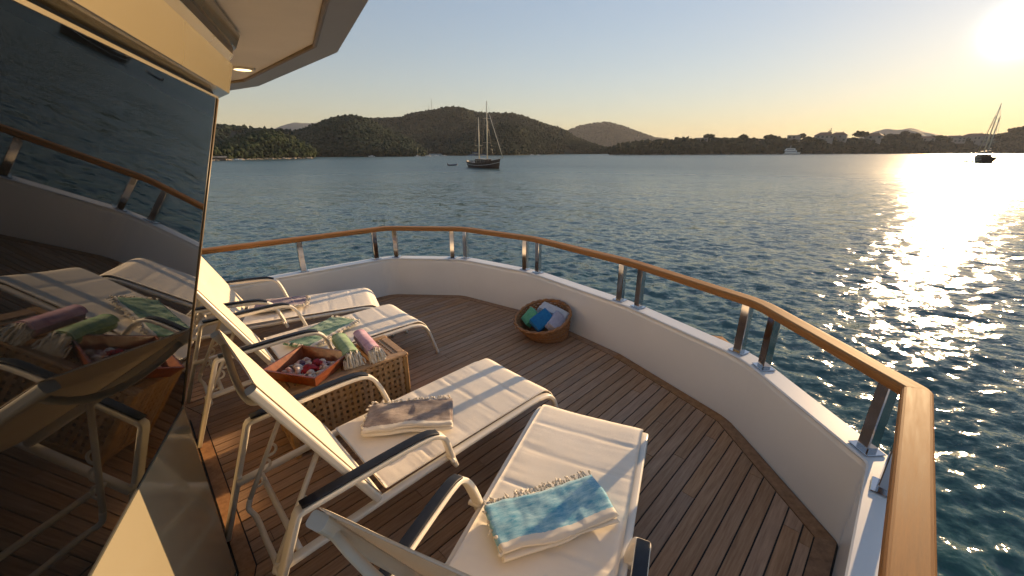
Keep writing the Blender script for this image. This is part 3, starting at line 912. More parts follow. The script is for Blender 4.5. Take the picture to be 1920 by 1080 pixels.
# ------------------------------------------------------------------ tray of shells on the chest
TR = empty('shell_tray', (-1.255, 2.165, .4505), R(-14))
def build_tray():
    w, d, h, fl = .34, .30, .078, .03
    MB().box((0, 0, .006), (w - .03, d - .03, .009)).build('base', 'tray_wood', TR)
    for sx, sy in ((1, 0), (-1, 0), (0, 1), (0, -1)):
        mb = MB(); t = .011
        if sx:
            a0, a1 = w / 2 - fl / 2, w / 2 + fl / 2; l0, l1 = d / 2 - fl / 2, d / 2 + fl / 2
            mk_ = lambda a, l, z: (sx * a, l, z)
        else:
            a0, a1 = d / 2 - fl / 2, d / 2 + fl / 2; l0, l1 = w / 2 - fl / 2 - .0112, w / 2 + fl / 2 - .0112
            mk_ = lambda a, l, z: (l, sy * a, z)
        mb.add([mk_(a0, -l0, 0), mk_(a0, l0, 0), mk_(a1, l1, h), mk_(a1, -l1, h), mk_(a0 - t, -l0, 0), mk_(a0 - t, l0, 0), mk_(a1 - t, l1, h), mk_(a1 - t, -l1, h)],
               [(0, 1, 2, 3), (4, 7, 6, 5), (3, 2, 6, 7), (0, 4, 5, 1), (0, 3, 7, 4), (1, 5, 6, 2)])
        mb.build('side_board', 'tray_wood', TR)
    tag(TR, 'orange-brown wooden tray of sea shells on the lattice chest', 'tray')
build_tray()
def shell_mesh(kind, rs):
    """scallop: a ribbed fan; conch: a coiled, widening spire; star-like spiky lump for the red ones"""
    mb = MB()
    if kind == 'scallop':
        n, m_ = 18, 5
        for i in range(n + 1):
            a = R(-80 + 160 * i / n)
            for j in range(m_):
                r = j / (m_ - 1); rr = r * (.026 + .0016 * math.cos(i * math.pi))
                mb.v.append((rr * math.sin(a), rr * math.cos(a) - .012, .013 * math.sin(math.pi * min(1, r * .9 + .1)) ** .8 + .0016 * math.cos(i * math.pi) * r))
        for i in range(n):
            for j in range(m_ - 1):
                a = i * m_ + j; mb.f.append((a, a + 1, a + m_ + 1, a + m_))
        k = len(mb.v); mb.v.append((0, 0, -.001))
        for i in range(n): mb.f.append((k, (i + 1) * m_ + m_ - 1, i * m_ + m_ - 1))
        mb.f.append((k, m_ - 1, 0)); mb.f.append((k, n * m_, n * m_ + m_ - 1))
    else:
        path = []; tp = []
        for i in range(34):
            t = i / 33; a = t * 2 * math.pi * 2.6
            r = .002 + .011 * t ** 1.2
            path.append((r * math.cos(a), -.03 + .05 * t, .011 + r * .8 * math.sin(a))); tp.append(.18 + .95 * t)
        mb.sweep(path, [(x * (1 + .25 * (k % 2) * (kind == 'spiny')), y) for k, (x, y) in enumerate(circ(.0125, 10))], up=(0, 1, .01), taper=tp)
    return mb
def build_shells():
    rs = random.Random(21); M0 = TR.matrix_basis
    protos = {}
    for kind, mat in (('scallop', 'shell_white'), ('conch', 'shell_white'), ('conch', 'shell_pink'), ('scallop', 'shell_pink'), ('spiny', 'shell_red'), ('conch', 'shell_violet')):
        protos[(kind, mat)] = shell_mesh(kind, rs).build('sea_shell', mat, None, True).data
    for o in [o for o in COL.objects if o.name.startswith('sea_shell')]: bpy.data.objects.remove(o)
    spots = []
    for gy in range(6):
        for gx in range(7): spots.append((-.105 + gx * .035 + rs.uniform(-.010, .010), -.085 + gy * .034 + rs.uniform(-.010, .010)))
    red = {11, 17, 18, 25, 32, 33}; violet = {22, 23}
    words = {'shell_white': 'white sea shell lying among the others in the wooden tray', 'shell_pink': 'pale pink sea shell lying in the wooden tray',
             'shell_red': 'red shell among the white shells in the tray', 'shell_violet': 'dark violet shell among the white shells in the tray'}
    for i, (x, y) in enumerate(spots):
        key = ('spiny', 'shell_red') if i in red else ('conch', 'shell_violet') if i in violet else rs.choice([('scallop', 'shell_white'), ('conch', 'shell_white'), ('conch', 'shell_white'), ('conch', 'shell_pink'), ('scallop', 'shell_pink')])
        o = bpy.data.objects.new('sea_shell', protos[key]); COL.objects.link(o)
        s = rs.uniform(.75, 1.2) * (1.15 if i in red else 1)
        p = Matrix.Translation(TR.location) @ Matrix.Rotation(TR.rotation_euler.z, 4, 'Z') @ Vector((x, y, .012))
        o.location = p; o.rotation_euler = (rs.uniform(-.35, .35), rs.uniform(-.35, .35), rs.uniform(0, 6.28)); o.scale = (s, s, s)
        o.location.z += rs.uniform(.0, .012)
        tag(o, words[key[1]], 'shell', words[key[1]].split(' shell')[0] + ' shells in the tray')
build_shells()

# ------------------------------------------------------------------ rolled towels on the chest
def rolled_towel(mat, back, front, r, z, label, seed):
    a = Vector((back[0], back[1], z + r)); c = Vector((front[0], front[1], z + r)); ax = (c - a); L = ax.length; ax.normalize()
    root = empty('rolled_towel', (a.x, a.y, z), math.atan2(ax.y, ax.x))
    nt_, nl = 130, 26; th = np.linspace(0, 2 * math.pi * 3.4, nt_); rad = .010 + (r - .014) * th / th[-1]
    V = []; UV = []
    for sd in (1, -1):
        for i in range(nl):
            x = L * i / (nl - 1)
            rr = rad + sd * .0042 + (fnoise(th * 1.2 + seed, np.full(nt_, x * 22), seed, 3) - .45) * .009 * (rad / r)
            off = (vnoise(th * .9, np.full(nt_, 3. + seed), 3) - .5) * .022 * (1 if i in (0, nl - 1) else .6)
            zz = rr * np.sin(th); zz = np.where(zz < 0, zz * .86, zz)
            V.append(np.stack([x + off, rr * np.cos(th) * 1.06, zz + r * .88], -1))
            UV.append(np.stack([np.full(nt_, i / nl), .3 + .6 * th / th[-1]], -1))
    V = np.concatenate(V); UV = np.concatenate(UV); F = []
    for sd in (0, 1):
        o = sd * nl * nt_
        for i in range(nl - 1):
            for j in range(nt_ - 1):
                q = (o + i * nt_ + j, o + (i + 1) * nt_ + j, o + (i + 1) * nt_ + j + 1, o + i * nt_ + j + 1); F.append(q[::-1] if sd == 0 else q)
    M_ = nl * nt_; e = (nl - 1) * nt_
    for j in range(nt_ - 1):
        F.append((j, j + 1, M_ + j + 1, M_ + j)); F.append((e + j + 1, e + j, M_ + e + j, M_ + e + j + 1))
    for i in range(nl - 1):
        k = nt_ - 1; F.append((i * nt_ + k, (i + 1) * nt_ + k, M_ + (i + 1) * nt_ + k, M_ + i * nt_ + k))
    mb = MB(); mb.v = [tuple(p) for p in V]; mb.f = F; mb.build('cloth', mat, root, True, uv=UV)
    rs = random.Random(seed); fr = MB()
    for i in range(80):
        a_ = rs.uniform(0, 2 * math.pi); q = rs.uniform(.35, .98) * r
        p = Vector((L - .004, q * math.cos(a_), q * math.sin(a_) * .92 + r * .88)); path = [p]
        d = Vector((1, rs.uniform(-.35, .35), rs.uniform(-.1, .3))); ln = rs.uniform(.04, .09)
        for u in (.25, .5, .75, 1):
            w = p + d * ln * u * (1 - .35 * u) + Vector((rs.uniform(-.005, .005), rs.uniform(-.006, .006), -.075 * u * u * (p.z / r)))
            w.z = max(w.z, .004); path.append(w)
        fr.tube(path, .0046, 5, taper=[1, .9, 1.0, 1.3, .5])
    f_ = fr.build('fringe', 'fringe_cream', root, True); f_['kind'] = 'stuff'
    tag(root, label, 'towel', 'rolled towels on the chest')
rolled_towel('roll_green', (-1.20, 2.50), (-1.015, 2.25), .056, .4505, 'green rolled towel with cream tassels, next to the tray on the chest', 2)
rolled_towel('roll_pink', (-1.085, 2.57), (-.895, 2.315), .052, .4505, 'pink rolled towel with cream tassels on the chest', 6)

# ------------------------------------------------------------------ wicker basket with towels
BK = empty('wicker_basket', (.35, 3.61, 0))
def build_basket():
    tilt = Vector((-.55, -.83))
    def pt(a, t, dr=0.0):
        # t 0 = foot, 1 = rim; the rim is lower on the side facing the lounger
        ca, sa = math.cos(a), math.sin(a)
        low = ca * tilt.x + sa * tilt.y
        hz = .205 - .075 * low
        r = .195 + .065 * t ** .8 + .035 * max(0, low) * t + dr
        return Vector((r * ca - .045 * t * 0.9, r * sa * .92, .008 + hz * t))
    n = 72
    rows = 13
    for k in range(rows):
        t = k / (rows - 1) * .94 + .01
        path = [pt(2 * math.pi * i / n, t, .0045 * math.cos(math.pi * (i // 1 + k))) for i in range(n)]
        MB().sweep(path, circ(.0085, 6, .0095), closed=True).build('woven_strand', 'wicker', BK, True)
    for i in range(36):
        a = 2 * math.pi * (i + .25) / 36
        MB().tube([pt(a, t, -.002) for t in (0, .25, .5, .75, 1.0)], .0045, 5).build('stake', 'wicker', BK, True)
    for ph in (0, math.pi / 2):
        path = [pt(2 * math.pi * i / n, 1.0, .008 * math.cos(2 * math.pi * i / n * 12 + ph * 2)) + Vector((0, 0, .008 * math.sin(2 * math.pi * i / n * 12 + ph * 2))) for i in range(n)]
        MB().tube(path, .0115, 6, closed=True).build('rim', 'wicker', BK, True)
    MB().prism([Vector((p.x, p.y)) for p in [pt(2 * math.pi * i / 36, 0, -.004) for i in range(36)]], .002, .012).build('base', 'wicker', BK)
    tag(BK, 'oval woven wicker basket of towels against the bulwark', 'basket')
build_basket()
def bundle(mat, c, dims, rot, label, seed):
    """a towel folded into a soft block, its layers showing at the ends"""
    root = empty('towel_bundle', (.35 + c[0], 3.61 + c[1], c[2]))
    root.rotation_euler = rot
    L, Wd, Hh = dims; nl = 4; rs = random.Random(seed)
    for l in range(nl):
        n, m_ = 14, 20; V = []; z0 = -Hh / 2 + Hh * (l + .5) / nl; t = Hh / nl * .54
        ox, oy = rs.uniform(-.006, .006), rs.uniform(-.006, .006)
        for i in range(n):
            x = -L / 2 + L * i / (n - 1)
            for j in range(m_):
                a = 2 * math.pi * j / m_; cx, sz = math.cos(a), math.sin(a)
                y = Wd / 2 * math.copysign(abs(cx) ** .35, cx); z = t * math.copysign(abs(sz) ** .8, sz)
                w = (float(fnoise(np.array(x * 16 + seed), np.array(y * 16.), seed + l, 3)) - .45) * .016
                e = .55 + .45 * min(1, (L / 2 - abs(x)) / .02)
                V.append((x + ox, y + oy, z0 + z * e + w))
        mb = MB(); mb.v = V
        for i in range(n - 1):
            for j in range(m_):
                mb.f.append((i * m_ + j, i * m_ + (j + 1) % m_, (i + 1) * m_ + (j + 1) % m_, (i + 1) * m_ + j))
        mb.f.append(tuple(range(m_ - 1, -1, -1))); mb.f.append(tuple((n - 1) * m_ + j for j in range(m_)))
        uv = [(.5 + p[0] / L, .5 + p[1] / Wd * .8) for p in V]
        mb.build('fold', mat, root, True, uv=uv)
    tag(root, label, 'towel', 'towels in the wicker basket')
bundle('bundle_green', (-.165, .03, .18), (.16, .13, .075), (R(20), R(-50), R(10)), 'green folded towel at the left of the wicker basket', 1)
bundle('bundle_blue', (-.06, -.055, .185), (.20, .15, .08), (R(35), R(-30), R(25)), 'bright blue folded towel in the middle of the wicker basket', 2)
bundle('bundle_lilac', (.08, -.085, .175), (.22, .14, .085), (R(40), R(-15), R(62)), 'lilac-grey folded towel at the front of the wicker basket', 3)
bundle('bundle_white', (.02, .11, .22), (.19, .12, .08), (R(15), R(10), R(-35)), 'white folded towel at the back of the wicker basket', 4)
bundle('bundle_white', (.13, .035, .20), (.17, .11, .075), (R(20), R(12), R(-40)), 'white folded towel at the right of the wicker basket', 5)

# ================================================================== LAND, HOUSES AND BOATS
def pol(az, D, z=0.0): return Vector((D * math.sin(R(az)), D * math.cos(R(az)), z))

def ridge(name, crest, D, shore, back, mat, seed, rough=.13, n=160, m_=26, foot=SEA - 1.0):
    """a hill: crest heights by bearing; rises from its shore line to the crest and falls away behind"""
    a = np.array([c[0] for c in crest]); z = np.array([c[1] for c in crest])
    az = np.linspace(a[0], a[-1], n); zc = np.interp(az, a, z)
    ker = np.hanning(7); ker /= ker.sum(); zc = np.convolve(np.pad(zc, 3, mode='edge'), ker, 'valid')
    ds = np.interp(az, [s_[0] for s_ in shore], [s_[1] for s_ in shore]) if isinstance(shore, list) else np.full(n, float(shore))
    dc = np.interp(az, [s_[0] for s_ in D], [s_[1] for s_ in D]) if isinstance(D, list) else np.full(n, float(D))
    t = np.concatenate([np.linspace(0, 1, m_), np.linspace(1, 2, m_ // 2)[1:]])
    Tm, Am = np.meshgrid(t, az)
    Dm = np.where(Tm <= 1, ds[:, None] + (dc - ds)[:, None] * Tm, dc[:, None] + back * (Tm - 1))
    up = np.where(Tm <= 1, np.sin(Tm * math.pi / 2) ** .85, np.cos((Tm - 1) * math.pi / 2))
    X = Dm * np.sin(np.radians(Am)); Y = Dm * np.cos(np.radians(Am))
    sc = 20 / dc.mean()
    g = fnoise(X * sc + seed * 3, Y * sc + seed, seed, 5) - .47
    Z = foot + (zc[:, None] - foot) * (up + rough * 3 * g * np.sin(np.clip(Tm, 0, 1) * math.pi) * (Tm < 1))
    V = np.stack([X, Y, Z], -1).reshape(-1, 3); w = len(t)
    i = np.arange(n - 1)[:, None] * w; j = np.arange(w - 1)[None, :]
    F = np.stack([i + j, i + j + 1, i + w + j + 1, i + w + j], -1).reshape(-1, 4)
    o = np_mesh(name, V, F[:, ::-1], mat, smooth=True); tag(o, kind='structure')
    return V.reshape(n, w, 3)

_ph = (1 + 5 ** .5) / 2
ICO_V = np.array([(-1, _ph, 0), (1, _ph, 0), (-1, -_ph, 0), (1, -_ph, 0), (0, -1, _ph), (0, 1, _ph), (0, -1, -_ph), (0, 1, -_ph), (_ph, 0, -1), (_ph, 0, 1), (-_ph, 0, -1), (-_ph, 0, 1)]) / 1.902
ICO_F = np.array([(0, 11, 5), (0, 5, 1), (0, 1, 7), (0, 7, 10), (0, 10, 11), (1, 5, 9), (5, 11, 4), (11, 10, 2), (10, 7, 6), (7, 1, 8), (3, 9, 4), (3, 4, 2), (3, 2, 6), (3, 6, 8), (3, 8, 9), (4, 9, 5), (2, 4, 11), (6, 2, 10), (8, 6, 7), (9, 8, 1)])
def clumps(centers, radii, seed, squash=.9, jitter=.45):
    rg = np.random.default_rng(seed); n = len(centers)
    V = ICO_V[None] * (1 + jitter * (rg.random((n, 12, 1)) - .5) * 2)
    V = V * np.asarray(radii)[:, None, None] * np.array([1, 1, squash])
    a = rg.random(n) * 6.28; c, s_ = np.cos(a), np.sin(a)
    V = np.stack([V[..., 0] * c[:, None] - V[..., 1] * s_[:, None], V[..., 0] * s_[:, None] + V[..., 1] * c[:, None], V[..., 2]], -1)
    V += np.asarray(centers)[:, None, :]
    F = ICO_F[None] + (np.arange(n) * 12)[:, None, None]
    return V.reshape(-1, 3), F.reshape(-1, 3)

def forest(grid, count, size, seed, mat, label, tmax=1.12, per=2, bare=.25):
    """woods over a hill: every tree a few ragged clumps, thinner where the noise says bare ground"""
    rg = np.random.default_rng(seed); n, w, _ = grid.shape
    u = rg.random(count * 2) * (n - 1.001); t = (rg.random(count * 2) ** .9) * (w * 2 / 3 * tmax - 1.001); t = np.clip(t, 0, w - 2)
    i = u.astype(int); j = t.astype(int); fu = (u - i)[:, None]; ft = (t - j)[:, None]
    P = (grid[i, j] * (1 - fu) + grid[i + 1, j] * fu) * (1 - ft) + (grid[i, j + 1] * (1 - fu) + grid[i + 1, j + 1] * fu) * ft
    D = np.hypot(P[:, 0], P[:, 1])
    keep = (fnoise(P[:, 0] * 22 / D.mean(), P[:, 1] * 22 / D.mean(), seed, 4) > bare) & (P[:, 2] > SEA + .4)
    P = P[keep][:count]
    sz = size * (.55 + .8 * rg.random(len(P)) ** 1.5)
    C = [P + np.array([0, 0, .5]) * sz[:, None]]; Rr = [sz * .62]
    for k in range(per - 1):
        C.append(P + np.stack([rg.normal(size=len(P)) * .38 * sz, rg.normal(size=len(P)) * .38 * sz, (.75 + .4 * rg.random(len(P))) * sz], -1)); Rr.append(sz * (.3 + .18 * rg.random(len(P))))
    V, F = clumps(np.concatenate(C), np.concatenate(Rr), seed + 1, 1.0)
    o = np_mesh('forest', V, F, mat); tag(o, label, 'forest', kind='stuff'); return o

main_c = [(-27.74, 25.3), (-24.18, 35.6), (-21.68, 45.9), (-18.48, 55.6), (-16.52, 59.2), (-14.21, 60.8), (-12.5, 68.2), (-10.45, 72.7), (-9.07, 77.0), (-7.69, 79.3), (-6.31, 76.5), (-4.93, 71.6), (-2.82, 70.8), (-.71, 71.9), (.71, 68.8), (2.84, 57.5), (4.97, 47.0), (7.11, 36.5), (8.2, 26.0), (9.99, 15.5), (12.13, 2.8)]
dome_c = [(-28.91, 12.8), (-27.46, 16.4), (-26.26, 20.1), (-24.72, 26.3), (-22.83, 33.7), (-21.58, 36.4), (-20.33, 37.9), (-18.48, 34.7), (-17.59, 28.7), (-16.41, 23.3), (-14.74, 17.1), (-13.3, 11.5), (-12.12, 4.4), (-11.13, -2.9)]
cone_c = [(5.02, 35.4), (7.26, 57.9), (8.84, 73.2), (10.55, 83.0), (12.58, 85.8), (14.64, 71.7), (16.7, 51.0), (18.39, 35.5), (20.66, 28.4), (23.2, 16.5), (26, 0)]
front_c = [(-9.5, -2), (-7.16, 13.2), (-4.28, 27.1), (-2.49, 33.4), (-1.07, 35.5), (.71, 33.4), (3.65, 23.7), (7.09, 14.5), (10.49, 8.8), (13.04, 1.8), (13.89, -1.7)]
left_c = [(-60, 22), (-48, 26), (-39.34, 23.0), (-36.7, 23.8), (-34.85, 22.8), (-33.41, 22.2), (-31.93, 21.0), (-29.85, 19.8), (-28.23, 19.0), (-26.57, 17.7), (-25.5, 12.3), (-24.48, 2.3)]
head_c = [(-48, 3), (-38.59, 2.8), (-35.88, .5), (-34.87, .8), (-33.77, 3.0), (-32.85, 5.0), (-31.86, 7.1), (-30.58, 9.5), (-29.38, 9.9), (-28.58, 9.3), (-27.46, 5.3), (-26.52, 2.2), (-25.71, -.5), (-25.33, -2.9)]
farl_c = [(-45, 30), (-31.53, 67.3), (-29.85, 92.1), (-28.7, 111.7), (-26.95, 134.8), (-25.51, 139.2), (-22.84, 147.6), (-19.21, 120.1), (-16.75, 63.7), (-12, 0)]
farr_c = [(33, 0), (37.08, 35.2), (39.18, 66.4), (40.31, 99.5), (41.08, 112.4), (41.9, 105.5), (42.37, 104.7), (42.84, 112.1), (43.36, 105.8), (43.85, 94.2), (44.83, 79.5), (46.18, 51.7), (47.31, 25.0), (50, 0)]
sub_ = lambda c, d: [(a, z - d) for a, z in c]
g_main = ridge('hill', sub_(main_c, 3), 900, 640, 500, 'hill_soil', 1, n=260, m_=40)
g_dome = ridge('hill', sub_(dome_c, 2), 560, 362, 240, 'hill_soil', 2, n=200, m_=34)
cone_c = [(a, 1.75 + (z - 1.75) * 2300 / 1500) for a, z in cone_c]
g_cone = ridge('hill', sub_(cone_c, 3), 2300, 1800, 700, 'hill_soil', 3, n=140)
g_front = ridge('hill', sub_(front_c, 2), 620, [(-10, 390), (0, 440), (7, 560), (14, 610)], 160, 'hill_soil', 4, n=200, m_=32)
g_left = ridge('hill', sub_(left_c, 2), 520, 380, 250, 'hill_soil', 5, n=180)
g_head = ridge('headland', head_c, 330, [(-48, 240), (-35.6, 262), (-25.4, 308)], 60, 'hill_soil', 6, n=150, m_=26)
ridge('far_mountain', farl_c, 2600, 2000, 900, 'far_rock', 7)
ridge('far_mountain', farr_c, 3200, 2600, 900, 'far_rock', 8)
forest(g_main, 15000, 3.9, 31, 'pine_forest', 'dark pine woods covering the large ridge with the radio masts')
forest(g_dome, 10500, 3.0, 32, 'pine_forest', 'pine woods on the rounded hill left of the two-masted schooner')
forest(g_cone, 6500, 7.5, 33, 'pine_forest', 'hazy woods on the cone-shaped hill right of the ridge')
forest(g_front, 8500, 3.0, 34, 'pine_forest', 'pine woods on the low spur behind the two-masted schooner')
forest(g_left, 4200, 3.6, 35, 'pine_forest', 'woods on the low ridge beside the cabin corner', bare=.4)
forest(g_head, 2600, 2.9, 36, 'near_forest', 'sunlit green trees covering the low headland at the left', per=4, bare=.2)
def shore_rocks(name, az0, az1, n, D, seed, label):
    rg = np.random.default_rng(seed); az = np.linspace(az0, az1, n) + rg.normal(size=n) * .05
    d = np.interp(az, [s_[0] for s_ in D], [s_[1] for s_ in D]) + rg.random(n) * 3
    C = np.stack([d * np.sin(np.radians(az)), d * np.cos(np.radians(az)), np.full(n, SEA + .15)], -1)
    V, F = clumps(C, .5 + .9 * rg.random(n), seed, .6); tag(np_mesh(name, V, F, 'stone'), label, 'rocks', kind='stuff')
shore_rocks('shore_rocks', -36, -25.5, 160, [(-36, 262), (-25.4, 308)], 3, 'pale rocks along the waterline of the headland')

# ---- the low peninsula at the right
pen_shore = [(12.9, 456), (13.09, 458), (16.95, 491), (23.35, 540), (29.19, 601), (34.43, 676), (39.08, 787), (43.2, 900), (46.82, 1052), (50.01, 1198), (52.83, 1274), (70, 1400)]
pen_cr = [(12.95, -4.2), (13.4, -2.5), (14.54, .8), (16.2, 3.0), (18.16, 4.6), (20.72, 5.8), (23.19, 6.6), (26.16, 7.4), (28.99, 7.6), (31.68, 7.8), (34.22, 8.2), (36.58, 10.6), (38.85, 10.4), (40.97, 10.8), (42.96, 11.0), (44.83, 11.6), (46.58, 12.6), (48.22, 14.0), (49.72, 18.0), (50.56, 22), (52.47, 25), (58, 18), (70, 10)]
g_pen = ridge('peninsula', pen_cr, [(a, d + 55) for a, d in pen_shore], pen_shore, 130, 'hill_soil', 9, n=420, m_=20, rough=.04, foot=SEA - .6)
forest(g_pen, 7000, 5.2, 41, 'tree_leaf', 'low dark scrub covering the peninsula below the houses', per=2, bare=.22)
forest(g_pen[60:], 190, 7.0, 43, 'tree_leaf', 'dark taller trees massed along the peninsula between the houses', tmax=1.0, per=7, bare=.3)
shore_rocks('shore_rocks', 13.2, 52, 320, pen_shore, 4, 'pale rocks along the waterline of the peninsula')

def ground_z(az, D):
    s0 = np.interp(az, [p[0] for p in pen_shore], [p[1] for p in pen_shore]); zc = np.interp(az, [p[0] for p in pen_cr], [p[1] for p in pen_cr])
    t = min(1, max(0, (D - s0) / 55)); return float(SEA - .6 + (zc - SEA + .6) * math.sin(t * math.pi / 2) ** .85)

def tree(az, D, top, width, label, seed, shape='round'):
    rg = np.random.default_rng(seed); z0 = ground_z(az, D); base = pol(az, D, z0 - .3); h = top - z0 + .3
    root = empty('shore_tree', base)
    mb = MB(); w = width
    if shape == 'cypress': ch, cz, sq = h * .95, h * .5, 1
    elif shape == 'umbrella': ch, cz, sq = h * .38, h * .80, 1
    else: ch, cz, sq = h * .72, h * .62, 1
    lean = rg.normal() * .04 * h
    tr = [(0, 0, 0), (lean * .4, 0, h * .3), (lean, 0, h * .62), (lean * 1.3, 0, h * .85)]
    mb.tube(catmull(tr, 3), .028 * h + .1, 6, taper=[1 - .075 * q for q in range(10)])
    for k in range(5):
        a = rg.random() * 6.28; s_ = h * (.38 + .1 * k)
        mb.tube([(lean * .7, 0, s_), (lean + math.cos(a) * w * .22, math.sin(a) * w * .22, s_ + h * .12), (lean + math.cos(a) * w * .36, math.sin(a) * w * .36, min(s_ + h * .2, h * .9))], .012 * h + .04, 5, taper=[1, .7, .3])
    mb.build('trunk', 'bark', root)
    n = 150 if shape != 'cypress' else 90
    p = rg.normal(size=(n, 3)); p /= np.linalg.norm(p, axis=1)[:, None]; p *= rg.random((n, 1)) ** .38
    lob = 1 + .38 * (fnoise(p[:, 0] * 2 + seed, p[:, 2] * 2 + p[:, 1] * 2, seed, 2) - .38) * 2
    C = p * lob[:, None] * np.array([w / 2, w / 2, ch / 2]) + np.array([lean, 0, cz])
    C[:, 2] = np.clip(C[:, 2], h * .12, h * 1.02)
    rr = (.075 * w + .02 * h) * (.5 + .9 * rg.random(n)) * (.7 if shape == 'cypress' else 1)
    V, F = clumps(C, rr, seed + 5, .75, .6)
    np_mesh('crown', V, F, 'tree_leaf', root)
    tag(root, label, 'tree', 'trees along the peninsula')
T = [(22.56, 580, 13.8, 9.4), (24.88, 604, 20.5, 13.0), (25.57, 610, 17.4, 11.0), (26.74, 623, 16.9, 15.3), (27.94, 636, 16.4, 14.1), (28.6, 644, 21.1, 13.4), (31.19, 679, 21.0, 13.8), (32.1, 692, 19.1, 17.6), (34.15, 724, 23.7, 9.7), (36.62, 770, 32, 5.0), (39.26, 849, 28.1, 18.0), (41.65, 914, 26.7, 23.9), (42.62, 943, 31.2, 15.6), (43.43, 973, 28.4, 17.6), (45.03, 1036, 25.1, 22.0), (46.11, 1082, 23.9, 20.7), (48.62, 1196, 28.8, 39.5), (49.48, 1238, 32.1, 32.1), (49.97, 1257, 43.5, 36.1), (17.18, 538, 6.0, 13.0), (19.43, 555, 8.6, 15.8), (21.31, 570, 10.0, 14.7), (30.01, 661, 14.6, 12.9), (38.73, 832, 19.4, 16.3), (41.03, 894, 21.7, 13.5), (44.35, 1006, 21.3, 16.2), (47.19, 1126, 19.0, 19.2)]
TL = ['small round tree, first one left of the boxy houses on the peninsula', 'tall round pine right of the boxy house on the peninsula', 'shorter tree leaning against the tall round pine', 'broad low tree in the middle of the left peninsula', 'bushy tree left of a tall round-topped pine', 'tall round-topped pine left of the small white houses',
      'tall pine just right of the small white houses', 'wide tree above the moored white motor yacht', 'umbrella pine with bare trunk standing alone beside the block house', 'narrow dark cypress in front of the large villa', 'spreading pine between two villas, right of the twin gables',
      'wide dark tree right of the third villa, before the pale mountain', 'tallest ragged pine before the pale twin peaks', 'ragged pine right of the tallest one before the twin peaks', 'broad tree between the low houses near the right schooner', 'dense tree in front of the long low house', 'very wide tree right of the anchored right-hand schooner', 'tall wide tree near the right edge of the picture', 'highest tree mass at the right edge of the picture',
      'low bushy tree nearest the left tip of the peninsula', 'second low tree from the left tip of the peninsula', 'third low tree from the left tip of the peninsula', 'dark tree between the two small white houses', 'small tree left of the third villa', 'small tree at the right end of the third villa', 'small tree left of the low house under the pale mountain', 'low tree at the foot of the largest right-hand house']
for i, (t, l) in enumerate(zip(T, TL)):
    tree(*t, l, 60 + i, 'umbrella' if i == 8 else 'cypress' if i == 9 else ('umbrella' if i in (6, 10, 1) else 'round'))

def house(az, D, top, bottom, width, label, seed, flat=False):
    rs = random.Random(seed); root = empty('villa', pol(az, D, bottom - 2), -R(az) + rs.uniform(-.3, .3))
    h = top - bottom + 2; d = width * .7; rh = 0 if flat else h * .24; wh = h - rh
    MB().box((0, 0, wh / 2), (width, d, wh)).build('wall', 'house_wall', root)
    if flat:
        MB().box((0, 0, wh + .2), (width + .8, d + .8, .4)).build('roof', 'house_wall', root)
    else:
        o = .7; x, y = width / 2 + o, d / 2 + o
        rf = MB().add([(-x, -y, wh - .1), (x, -y, wh - .1), (x, y, wh - .1), (-x, y, wh - .1), (-x * .45, 0, wh + rh), (x * .45, 0, wh + rh)], [(0, 1, 5, 4), (1, 2, 5), (2, 3, 4, 5), (3, 0, 4), (3, 2, 1, 0)]).build('roof', 'house_roof', root)
        MB().box((width * .2, 0, wh + rh * .9), (.9, .9, rh * .9)).build('chimney', 'house_wall', rf)
    cols = max(2, int(width / 4.2))
    for r_ in range(2):
        zc = wh * (.42 + .38 * r_)
        for c in range(cols):
            if rs.random() < .3: continue
            x = -width / 2 + width * (c + .5) / cols
            wn = MB().box((x, -d / 2 - .04, zc), (width / cols * .5, .14, wh * .22)).build('window', 'house_glass', root)
            MB().box((x, -d / 2 - .10, zc - wh * .125), (width / cols * .6, .3, wh * .03)).build('sill', 'house_wall', wn)
    if seed % 2: MB().box((0, -d / 2 - 1.0, wh * .60), (width * .8, 2.0, .3)).build('balcony', 'house_wall', root)
    tag(root, label, 'house', 'houses on the peninsula')
HS = [(22.66, 575, 13.0, 7.4, 8.7), (24.02, 585, 15.7, 7.5, 12.7), (29.86, 650, 15.1, 7.8, 12.0), (30.69, 663, 13.9, 7.9, 7.9), (33.5, 702, 20.4, 10.8, 14.6), (36.21, 755, 25.5, 11.1, 20.5), (37.49, 787, 26.1, 12.8, 19.5), (40.36, 861, 26.5, 11.9, 20.5), (44.33, 988, 23.5, 11.8, 18.6), (46.1, 1056, 25.1, 13.9, 28.4), (47.38, 1112, 29.3, 10.7, 33.8)]
HL = ['small house at the left end of the row on the peninsula', 'boxy flat-roofed house left of the tall round pine', 'white gabled house between pines above the shore', 'smallest white house beside the gabled one', 'flat-roofed block house beside the lone umbrella pine', 'large villa behind the narrow cypress', 'villa right of the cypress villa, its twin neighbour', 'villa with hipped roof standing alone right of the spreading pine', 'low house under the pale twin mountain', 'long low house left of the right schooner masts', 'largest house, just left of the right schooner masts']
for i, (h_, l) in enumerate(zip(HS, HL)): house(*h_, l, i + 1, i in (1, 4))

